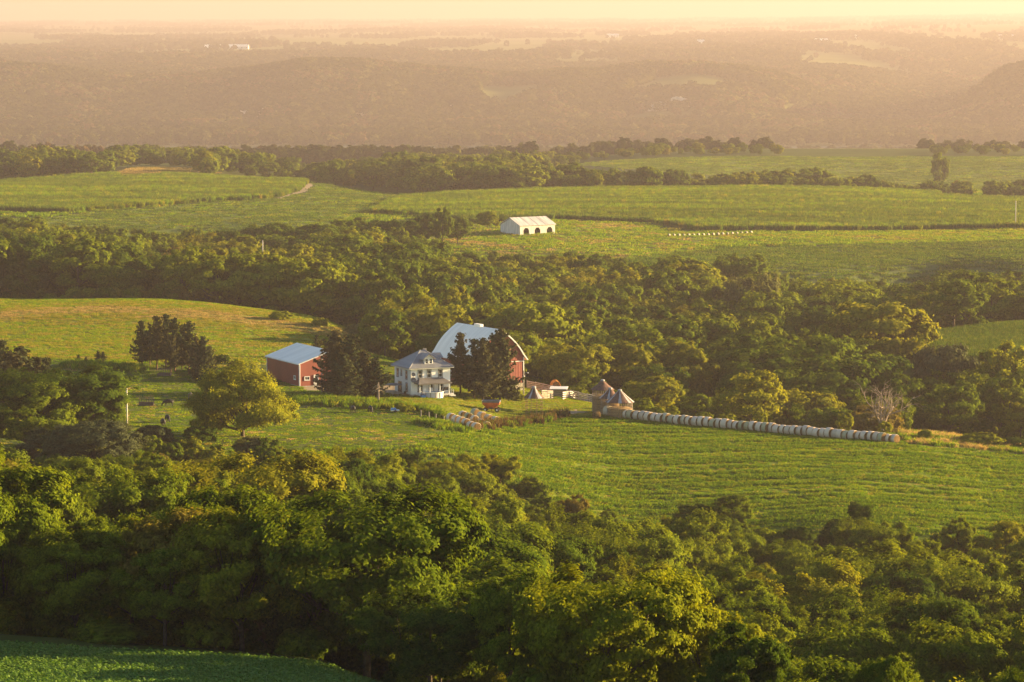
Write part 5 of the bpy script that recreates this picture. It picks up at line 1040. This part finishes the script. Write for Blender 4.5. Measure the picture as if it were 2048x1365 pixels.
for i in range(n):
    t = i/(n-1); bx_ = 1217+t*(1788-1217); p = hit(bx_, float(np.interp(bx_, [1217,1300,1380,1500,1650,1790], [832,843,851,862,875,887])), 640, 740); d = pr-pl
    lab = 'round bale in the long row, %s from the cribs' % nth(i)
    if i == 0: lab = 'pale round bale at the crib end of the long row'
    if i == n-1: lab = 'end bale of the long row, its round brown face fully in view'
    p.x += random.uniform(-.15,.15); p.y += random.uniform(-.35,.35); bale(p, -.78+random.uniform(-.14,.10), lab, 'bales of the long row', 1.12)
bale(hit(1193, 838), .3, 'old brown bale lying left of the corn cribs', 'loose bales', 1.0)
for c_ in COL.objects[-1].parent.children if COL.objects[-1].parent else []: c_.material_slots[0].link = 'OBJECT'; c_.material_slots[0].material = M['hay']
for r_, (x0, y0, x1, y1, k) in enumerate(((902, 843, 952, 862, 6), (926, 838, 972, 858, 5), (950, 834, 990, 848, 4))):
    A, B = hit(x0, y0), hit(x1, y1)
    for i in range(k):
        p = A.lerp(B, i/(k-1)); p = Vector((p.x, p.y, hz(p.x, p.y))); bale(p, math.atan2((B-A).y, (B-A).x)+random.uniform(-.1,.1), 'round bale in the %s row by the grain wagon, %s from the left' % (('front', 'middle', 'rear')[r_], nth(i)), 'bales stored by the grain wagon', .92)
A, B = hit(1338, 474, 1200), hit(1502, 468, 1200)
for i in range(18):
    p = A.lerp(B, i/17); p.y -= 2.2*math.sin(i/17*math.pi); p = Vector((p.x, p.y, hz(p.x, p.y))); bale(p, math.atan2((B-A).y, (B-A).x), 'small hazy bale in the far row, %s from the white shed' % nth(i), 'bales of the far row', .62)
# --- poles
def pole(p, h, r, label, mat='greywood', arm=None, can=False):
    e = empty('utility_pole', p); tag(e, label, 'pole'); MB().tube([(0,0,-.5),(0,0,h*.5),(.02,0,h)], [r*1.15, r, r*.8], 8).build('shaft', M[mat], e, True)
    if arm: MB().bar((-arm*.2,0,h*.62),(arm,.3,h*.62),.1).build('arm', M['galv'], e)
    if can: MB().lathe([(.16,0),(.18,.05),(.18,.45),(.1,.5)], 10, (0,-.3,h*.72)).build('transformer', M['galv'], e); MB().lathe([(.12,0),(.2,.1),(.02,.2)], 10, (.9,0,h*.9)).build('lamp', M['white_trim'], e); MB().bar((0,0,h*.92),(.9,0,h*.93),.05).build('bracket', M['galv'], e)
    return e
M['polewhite'] = plain('pale_pole', (.50,.46,.42), .8, var=.1)
pole(hit(254, 848), 7.4, .16, 'tall pale bare pole standing in the left pasture', 'polewhite'); pole(hit(644, 785), 7.6, .17, 'utility pole with side arm before the red shed', 'greywood', 1.7)
pole(hit(1047, 797), 5.8, .13, 'slim lamp pole in front of the barn gable', 'greywood', None, True)
pole(hit(2031, 455, 1150), 10, .16, 'thin far pole at the cornfield edge on the right', 'polewhite'); pole(at(526, 1060), 17.5, .16, 'thin pale pole rising out of the left wood', 'polewhite')
# --- bale feeders
def feeder(p, rz, label):
    e = empty('cattle_feeder', p, rz); tag(e, label, 'feeder'); MB().add([(-1.4,-.8,.05),(1.4,-.8,.05),(1.4,.8,.05),(-1.4,.8,.05)]+[(-1.4,-.8,.55),(1.4,-.8,.55),(1.4,.8,.55),(-1.4,.8,.55)], [(0,1,5,4),(1,2,6,5),(2,3,7,6),(3,0,4,7)]).build('side_panel', M['steel'], e)
    for s in (-1,1): MB().bar((-1.45,s*.82,1.45),(1.45,s*.82,1.45),.09).bar((-1.45,s*.82,.58),(1.45,s*.82,.58),.07).build('rail', M['steel'], e); MB().bar((s*1.42,-.82,1.4),(s*1.42,.82,1.4),.09).build('end_rail', M['steel'], e)
    for s in (-1,1):
        for x in np.linspace(-1.4, 1.4, 7): MB().bar((x,s*.82,.5),(x*1.0,s*.82,1.45),.07).build('bar', M['steel'], e)
    return e
feeder(hit(329, 752), -.15, 'dark metal bale feeder below the conifer grove'); feeder(hit(293, 812), .05, 'dark metal bale feeder nearer, beside the grazing cow')
# --- cattle
def cow_mesh():
    me = bpy.data.meshes.new('cow'); V = []; E = []; Rr = []
    def add(p, r, par=None):
        V.append(p); Rr.append(r)
        if par is not None: E.append((par, len(V)-1))
        return len(V)-1
    pel = add((-.55,0,1.08), (.34,.40)); b1 = add((-.1,0,1.04), (.38,.46), pel); b2 = add((.35,0,1.02), (.36,.44), b1); ch = add((.68,0,1.02), (.30,.40), b2)
    n1 = add((.98,0,.92), (.20,.25), ch); n2 = add((1.22,0,.62), (.16,.18), n1); h1 = add((1.36,0,.38), (.15,.15), n2); h2 = add((1.46,0,.16), (.10,.10), h1)
    for s in (-1, 1):
        a = add((.60,s*.20,.72), (.15,.15), ch); b = add((.60,s*.20,.40), (.075,.075), a); c = add((.58,s*.20,.05), (.055,.055), b); add((.64,s*.20,.01), (.06,.05), c)
        a = add((-.62,s*.22,.74), (.20,.18), pel); b = add((-.58,s*.22,.56), (.11,.11), a); c = add((-.74,s*.22,.40), (.075,.075), b); d = add((-.68,s*.22,.06), (.055,.055), c); add((-.62,s*.22,.01), (.06,.05), d)
        e = add((1.30,s*.20,.52), (.04,.02), h1)
    t = add((-.93,0,1.18), (.05,.05), pel); t2 = add((-1.0,0,.8), (.035,.035), t); add((-.98,0,.4), (.05,.05), t2)
    me.from_pydata(V, E, []); o = bpy.data.objects.new('cow_source', me); COL.objects.link(o)
    o.modifiers.new('skin', 'SKIN'); sm = o.modifiers.new('sub', 'SUBSURF'); sm.levels = 2
    if not me.skin_vertices: 
        bpy.context.view_layer.objects.active = o; bpy.ops.mesh.customdata_skin_add()
    for v, r in zip(me.skin_vertices[0].data, Rr): v.radius = r
    me.skin_vertices[0].data[0].use_root = True
    dg = bpy.context.evaluated_depsgraph_get(); m2 = bpy.data.meshes.new_from_object(o.evaluated_get(dg)); m2.name = 'cow'; bpy.data.objects.remove(o); m2.materials.clear(); m2.materials.append(M['hide']); m2.polygons.foreach_set('use_smooth', [True]*len(m2.polygons)); return m2
M['hide'] = plain('black_hide', (.018,.015,.014), .6, var=.3); M['hide_grey'] = plain('grey_brown_hide', (.14,.11,.095), .7, var=.2)
CM = cow_mesh()
for px, py, rz, lab, m_ in ((338, 813, math.pi+.15, 'black cow grazing side-on beside the nearer feeder', None), (335, 845, -1.2, 'black cow facing away in the lower left pasture', None), (326, 853, 1.9, 'black cow below the other one in the lower left pasture', None), (381, 799, 1.4, 'grey-brown cow half hidden by the broad yellow-green tree', 'hide_grey'),
                            (706, 826, 1.9, 'dark cow on the pasture below the spruces, nearer the shed', None), (741, 826, -1.3, 'dark cow on the pasture below the spruces, nearer the house', None)):
    o = link(bpy.data.objects.new('cow', CM)); o.location = hit(px, py); o.rotation_euler = (0, 0, rz); tag(o, lab, 'cow', 'cattle in the pasture')
    if m_: o.material_slots[0].link = 'OBJECT'; o.material_slots[0].material = M[m_]
# small trailer below the house
p = hit(790, 826); e = empty('utility_trailer', p, .2); tag(e, 'small blue and white trailer on the pasture below the house', 'trailer')
MB().box(-.8,.8,-.5,.5,.35,.55).build('bed', M['white_trim'], e); MB().box(-.75,.2,-.45,.45,.56,.85).build('load', M['blue'], e); MB().bar((.8,0,.4),(1.5,0,.35),.07).build('drawbar', M['steel'], e)
for y in (-.55,.55): w_ = MB().lathe([(.22,-.07),(.28,0),(.22,.07)], 12).build('wheel', M['tyre'], e); w_.rotation_euler = (math.pi/2,0,0); w_.location = (0, y, .28)
# ------------------------------------------------------------------ conifers, bare trees, shrubs, weeds
SP = [spruce('sp0', 201, 13, 4.3, 2.2, ragged=.55), spruce('sp1', 202, 13, 3.9, 2.8, ragged=.65), spruce('sp2', 203, 13, 4.9, 1.4, ragged=.5), spruce('sp3', 204, 13, 4.4, 3.4, ragged=.7, bark='bark_warm')]
for p_ in SP: DIM[p_[0].name] = (13, 3.4)
def conifer(px, D, ytop, w, k, label, group=None, rz=None):
    p = at(px, D); h = float(zof(ytop, D)) - p.z; s = h/13; put_tree('spruce_tree', SP[k], p-Vector((0,0,.2)), (s*w*13/max(h,6)*h/13, s*w, s), RNG.uniform(0, 6.28) if rz is None else rz, label, 'spruce', group)
for a in ((672, 708, 660, 1.0, 2, 'tallest spruce at the shed side of the group between shed and house'), (702, 704, 667, 1.0, 0, 'second spruce from the shed in the group between shed and house'), (728, 706, 700, 1.05, 2, 'lower spruce in the middle of the group between shed and house'), (752, 703, 712, 1.05, 0, 'spruce nearest the house in the group between shed and house'), (690, 698, 705, 1.1, 2, 'low dense spruce in front of the tallest one by the shed'), (634, 775, 668, .9, 1, 'lone small conifer on the slope behind the red shed'),
          (921, 720, 664, .82, 1, 'tall spruce before the barn, nearest the house'), (948, 716, 676, .8, 1, 'second spruce before the barn, slimmer than its neighbours'), (966, 714, 674, .85, 0, 'third spruce before the barn with pale trunk'), (1000, 720, 656, .85, 2, 'tallest spruce, standing before the barn peak'), (985, 724, 668, .8, 0, 'spruce filling the gap before the barn peak'),
          (4, 655, 678, 1.0, 1, 'spruce cut by the left edge of the picture'), (42, 652, 692, 1.15, 2, 'wide spruce next to the left edge'), (76, 654, 712, .9, 1, 'smaller spruce third from the left edge'), (93, 650, 713, .75, 0, 'slim spruce at the end of the row by the left edge'), (22, 648, 702, 1.1, 2, 'dark spruce between the two at the left edge')): conifer(*a)
grove = [(284,738,640,.78,1),(300,744,650,.7,3),(314,736,630,.75,3),(332,742,627,.8,1),(350,735,634,.7,3),(364,740,648,.7,0),(378,733,641,.8,3),(392,728,672,.75,1),(406,722,671,.8,2),(420,726,690,.7,0),(342,729,668,.7,3)]
for i, (px, D, yt, w, k) in enumerate(grove):
    lab = {0: 'leftmost spruce of the grove on the hill field edge', 3: 'highest spruce in the middle of the grove on the hill field edge', 8: 'dense low spruce at the right end of the grove', 9: 'rightmost small spruce of the grove'}.get(i, 'spruce inside the grove on the hill field edge, %s by its top from the left' % nth(sum(g[0] < px for g in grove)))
    conifer(px, D, yt, w, k, lab, 'spruce grove')
for i, (px, py, h) in enumerate(((157, 727, 1.8), (172, 727, 1.4), (196, 724, 2.4), (206, 724, 2.2))): p = hit(px, py); put_tree('cedar_sapling', SP[0], p, (h/13*1.2, h/13*1.2, h/13), i, ('first of four small cedars on the pasture brow, from the left', 'second small cedar on the pasture brow', 'third small cedar on the pasture brow, the tallest', 'last of four small cedars on the pasture brow')[i], 'cedar')
def bare(px, D, h, seed, label, spread=.5, n0=5, mat='deadwood', lv=4, thick=.028):
    p = at(px, D); e = empty('bare_tree', p); tag(e, label, 'tree'); o = link(bpy.data.objects.new('trunk', barewood('bare', seed, h, spread, n0, mat, lv, thick)), e); return e
bare(1764, 716, 13.5, 301, 'large dead tree with spreading bare grey limbs behind the bales', .55, 7, thick=.032)
bare(1232, 868, 13.0, 303, 'bare-stemmed tree with thin pale trunks in the wood above the cribs', .22, 6, lv=3, thick=.016); bare(1130, 322, 11.5, 304, 'whitish bare stems rising under the canopy, bottom centre', .25, 6, lv=3, thick=.015); bare(1165, 328, 12, 305, 'second clump of bare pale stems, bottom centre right', .22, 6, lv=3, thick=.015)
bare(1490, 290, 8, 306, 'small white dead snag at the bottom, right of centre', .5, 3, lv=4, thick=.016); bare(945, 556, 9, 308, 'pale bare trunks at the hay field edge', .25, 4, lv=3, thick=.018)
# dead spruce stem
p = hit(757, 812); e = empty('dead_spruce', p); tag(e, 'dead broken spruce trunk with drooping bare branches below the spruces', 'tree'); tb = MB(); tb.tube([(0,0,-.3),(0,0,2),(0,0,4.6)], [.22,.18,.12], 8); rg = random.Random(5)
for k in range(16): a = k*2.4; z = 2.7+k*.11; l = rg.uniform(.9,1.7); tb.tube([(0,0,z),(math.cos(a)*l*.6,math.sin(a)*l*.6,z-.15),(math.cos(a)*l,math.sin(a)*l,z-.55)], [.05,.035,.012], 4)
tb.build('trunk', M['deadwood'], e)
def shrub(px, py, h, w, k, label, mat, group=None):
    p = hit(px, py); H, R = DIM[BUSH[k][0].name]; s = h/H; put_tree('shrub', BUSH[k], p, (s*w, s*w, s), RNG.uniform(0, 6.28), label, 'shrub', group, mat)
for i, (px, py, h, w, k, m_) in enumerate(((1310,838,2.4,1.1,0,'leaf'),(1345,842,3.0,1,1,'leaf_yellow'),(1290,834,2.2,1.3,2,'leaf'),(1412,850,2.6,1,0,'leaf'),(1455,852,2.2,1.2,2,'leaf_yellow'),(1520,856,3.4,.9,1,'leaf_yellow'),(1585,860,2.2,1.2,2,'leaf'),(1625,864,2.0,1.2,0,'leaf_yellow'),(1690,868,4.2,.9,1,'leaf_yellow'),(1768,876,3.2,1.0,1,'leaf_yellow'),(1850,880,2.0,1.2,0,'leaf'),(1960,892,2.4,2.2,2,'leaf'),(2035,898,2.2,2.0,2,'leaf'))):
    shrub(px, py, h, w, k, 'shrub behind the long bale row, %s from the cribs' % nth(sum(q < px for q in (1290,1310,1345,1412,1455,1520,1585,1625,1690,1768,1850,1960,2035))), m_, 'shrubs behind the bale row')
for i, (px, py, h, w, k, m_, lab) in enumerate(((1030,798,1.3,1.6,2,'leaf_yellow','low sunlit hedge-like shrub below the barn gable'),(1015,796,1.4,1.4,0,'leaf','shrub below the spruces and barn'),(1042,802,1.2,1.3,2,'leaf_yellow','small shrub at the foot of the lamp pole'),(800,822,1.6,1.2,0,'leaf_yellow','yellowish bush on the pasture edge below the house'),(815,826,1.3,1.3,2,'leaf_yellow','second yellowish bush below the house lawn'),
     (470,740,2.0,1.4,0,'leaf_brown','brown bush above the broad yellow-green tree'),(445,730,2.2,1.4,0,'leaf','bush at the right end of the spruce grove'),(800,700,2.6,1.6,0,'leaf_grey','shrub on the slope left of the barn'),(745,705,2.6,1.8,2,'leaf_grey','grey-green thicket on the slope behind the spruces'),(715,690,2.4,1.6,2,'leaf','bush at the end of the hill field'),(640,655,2.4,1.4,0,'leaf_yellow','bright bush at the far corner of the hill field'),(560,640,2.0,1.6,2,'leaf_yellow','low bush on the far rim of the hill field'),
     (400,888,3.2,1.6,0,'leaf','bush below the grazing cattle'),(310,890,3.4,1.5,0,'leaf_grey','grey-green bush under the tall pole'),(130,1270,2.2,2.2,2,'leaf','leafy mound at the far side of the bean field'),(40,1262,2.4,2.2,2,'leaf','leafy mound at the left edge of the bean field'),(225,1285,1.8,2.4,2,'leaf','low leafy mound jutting into the bean field'))):
    shrub(px, py, h, w, k, lab, m_)
# dock weeds, tall grass
def strip(a, b, wid, n):
    t = RNG.uniform(0, 1, n); A, B = np.array(hit(*a)), np.array(hit(*b)); P = A+(B-A)*t[:, None]; P[:, :2] += RNG.normal(0, wid, (n, 2)); P[:, 2] = hgt(P[:, 0], P[:, 1]); return P
P = np.concatenate([strip((945,858), (1000,853), .7, 170), strip((1000,853), (1125,835), .8, 420)])
scatter('dock_weeds', P, RNG.uniform(.7, 1.25, len(P)), [tuft('weed_a', 71, 26, .3, 1.35, .06, 'weed', .12), tuft('weed_b', 72, 30, .4, .95, .07, 'grass_deep', .25), tuft('weed_c', 73, 30, .4, .8, .06, 'weed', .3)], 'strip of brown seeding weeds between lawn and hay field', 'weeds')
P = np.concatenate([strip((600,800), (770,815), 3.0, 500), strip((870,850), (905,862), 1.6, 120), strip((150,735), (260,740), 2.5, 250), strip((800,812), (905,842), 1.2, 160)])
scatter('tall_grass', P, RNG.uniform(.7, 1.4, len(P)), [tuft('tg_a', 74, 40, .5, .95, .06, 'grass_deep', .3), tuft('tg_b', 75, 36, .5, .8, .06, 'grass', .35)], 'tall uncut grass below the shed and spruces', 'grass')
P = np.concatenate([strip((1130,838), (1215,836), 1.0, 140), strip((1215,840), (1790,892), .4, 260)])
scatter('row_grass', P, RNG.uniform(.5, 1.0, len(P)), [tuft('rg_a', 76, 34, .4, .3, .05, 'grass_deep', .35)], 'uncut grass fringe at the foot of the long bale row', 'grass')
# fence posts on the pasture edge
for i, (px, py) in enumerate(((842,834),(872,842),(905,848),(858,838),(888,846))):
    p = hit(px, py); e = MB().tube([(0,0,-.3),(0,.02,1.3)], [.08,.07], 6).build('fence_post', M['greywood'], loc=p); tag(e, 'weathered fence post between lawn and pasture, %s from the house' % nth(sum(q < px for q in (842,858,872,888,905))), 'post', 'posts of the pasture fence')
# ------------------------------------------------------------------ rock faces and far buildings
def cliff(px, py, w, h, k):
    D = np.linspace(4950, 5900, 400); x = (px-1024)/F_PX*D; z = hgt(x, D); _, q = proj(x, D, z); j = int(np.argmin(np.abs(q-(py+h*.4)))); Dc = float(D[j]); s = Dc/F_PX
    nx, nz = 26, 10; W_, H_ = w*s, h*s*1.45; x0 = float(x[j]); zb = float(z[j])-5; rng = np.random.default_rng(400+k)
    X, Zz = np.meshgrid(np.linspace(-W_/2, W_/2, nx), np.linspace(0, 1, nz)); top = H_*np.clip(.6+.4*fbm(X[0]/20+k*7, X[0]*0, 5, 3)+.12*vnoise(X[0]/3, X[0]*0, 6), .25, .85)
    Yv = Dc-14+Zz*8 + 7*fbm(X/12+k, Zz*3, 8, 3)+np.round(Zz*4)*1.2; V = np.stack([X+x0, Yv, zb+Zz*top[None, :]], -1).reshape(-1, 3)
    Vb = V.copy(); Vb[:, 1] += 30; a = (np.arange(nz-1)[:, None]*nx+np.arange(nx-1)[None]).ravel(); F1 = np.stack([a, a+1, a+nx+1, a+nx], 1); t0 = (nz-1)*nx+np.arange(nx-1); Ft = np.stack([t0, t0+1, t0+1+nx*nz, t0+nx*nz], 1)
    sl = np.arange(nz-1)*nx; Fl = np.stack([sl, sl+nx, sl+nx+nx*nz, sl+nx*nz], 1)
    o = link(bpy.data.objects.new('rock_face', np_mesh('rock_face', np.concatenate([V, Vb]), np.concatenate([F1, Ft, Fl, Fl[:, ::-1]+nx-1]), M['limestone']))); tag(o, 'pale limestone face, %s on the bluff counting from the left' % ('first large one', 'second', 'third', 'fourth', 'widest', 'last', 'small one')[k], 'cliff', kind='structure')
M['limestone'] = plain('limestone', (.50,.42,.33), .95, var=.3, scale=.12, bump=.6, streak=(1,1,.4))
for k, c_ in enumerate(CLIFFS): cliff(*c_, k)
def far_shed(px, py, w, h, label, D0, L_d=None, roof='roof_white', rz=0.0):
    D = np.geomspace(4900, 26000, 1500); x = (px-1024)/F_PX*D; z = hgt(x, D); _, q = proj(x, D, z); ok = D > D0*.8; j = int(np.argmin(np.where(ok, np.abs(q-py), 1e9))); s = float(D[j])/F_PX; L = w*s; H = max(5., h*s*.6); d = max(9., min(L*.5, 24))
    e = empty('far_building', (float(x[j]), float(D[j]), float(z[j])+1.5), rz); tag(e, label, 'building'); MB().box(-L/2, L/2, -d/2, d/2, -4, H).build('wall', M['white'], e)
    MB().prism([(-d/2-.5,H),(d/2+.5,H),(0,H+h*s*.55+1.5)], lambda a,z: (-L/2-.6,a,z), lambda a,z: (L/2+.6,a,z)).build('roof', M[roof], e)
    Ff = Face((0,-d/2,0), (1,0,0), (0,-1,0)); n = max(2, int(L/9))
    for i in range(n): a = -L/2+(i+.5)*L/n; Ff.slab(MB(), a-1.0, a+1.0, 1.0, min(H-.6, 3.2), .02, .15).build('window', M['glass'], e)
for a in ((478, 99, 42, 6, 'long white building on the far plateau, right half of a pair', 8000), (432, 99, 40, 5, 'long low building on the far plateau, left half of a pair', 8000), (803, 108, 22, 5, 'small pale building in the middle of the far plateau', 7600), (42, 214, 46, 9, 'hazy house among bluff trees at the far left', 5200, None, 'roof_grey'), (1400, 90, 14, 7, 'small white barn on the plateau right of centre', 8000), (1640, 86, 26, 4, 'low white shed on the plateau at right', 8600), (1717, 78, 20, 4, 'small white shed on the plateau further right', 9000), (2008, 79, 30, 6, 'pale farm building near the right edge of the plateau', 9000), (1225, 75, 24, 4, 'faint pale building beyond the plateau centre', 10000), (262, 145, 22, 4, 'tiny white house on the bluff top at left', 6200), (430, 145, 28, 4, 'tiny white houses on the bluff top left of centre', 6200)): far_shed(*a)
# one label for one tree: trees that would share a label are told apart by their order from the left
_by = {}
for o_ in COL.objects:
    if o_.get('label') and o_.name.startswith('broadleaf_tree'): _by.setdefault(o_['label'], []).append(o_)
for lab_, os_ in _by.items():
    if len(os_) > 1:
        os_.sort(key=lambda q: q.location.x/q.location.y)
        for i_, q in enumerate(os_): q['label'] = lab_ + ', ' + ('leftmost' if i_ == 0 else nth(i_) + ' from left')
# ------------------------------------------------------------------ haze: one closed box of even air
hm, nt, out = newmat('haze_air'); pv = N(nt, 'ShaderNodeVolumePrincipled'); pv.inputs['Color'].default_value = (*HAZE_COLOR, 1); pv.inputs['Density'].default_value = HAZE_DENSITY; pv.inputs['Anisotropy'].default_value = HAZE_G
nt.links.new(pv.outputs[0], out.inputs['Volume'])
hb = MB().box(-16000, 16000, -400, 28600, -90, 142).build('haze', hm); tag(hb, 'warm golden haze filling the valley air', 'haze', kind='stuff')
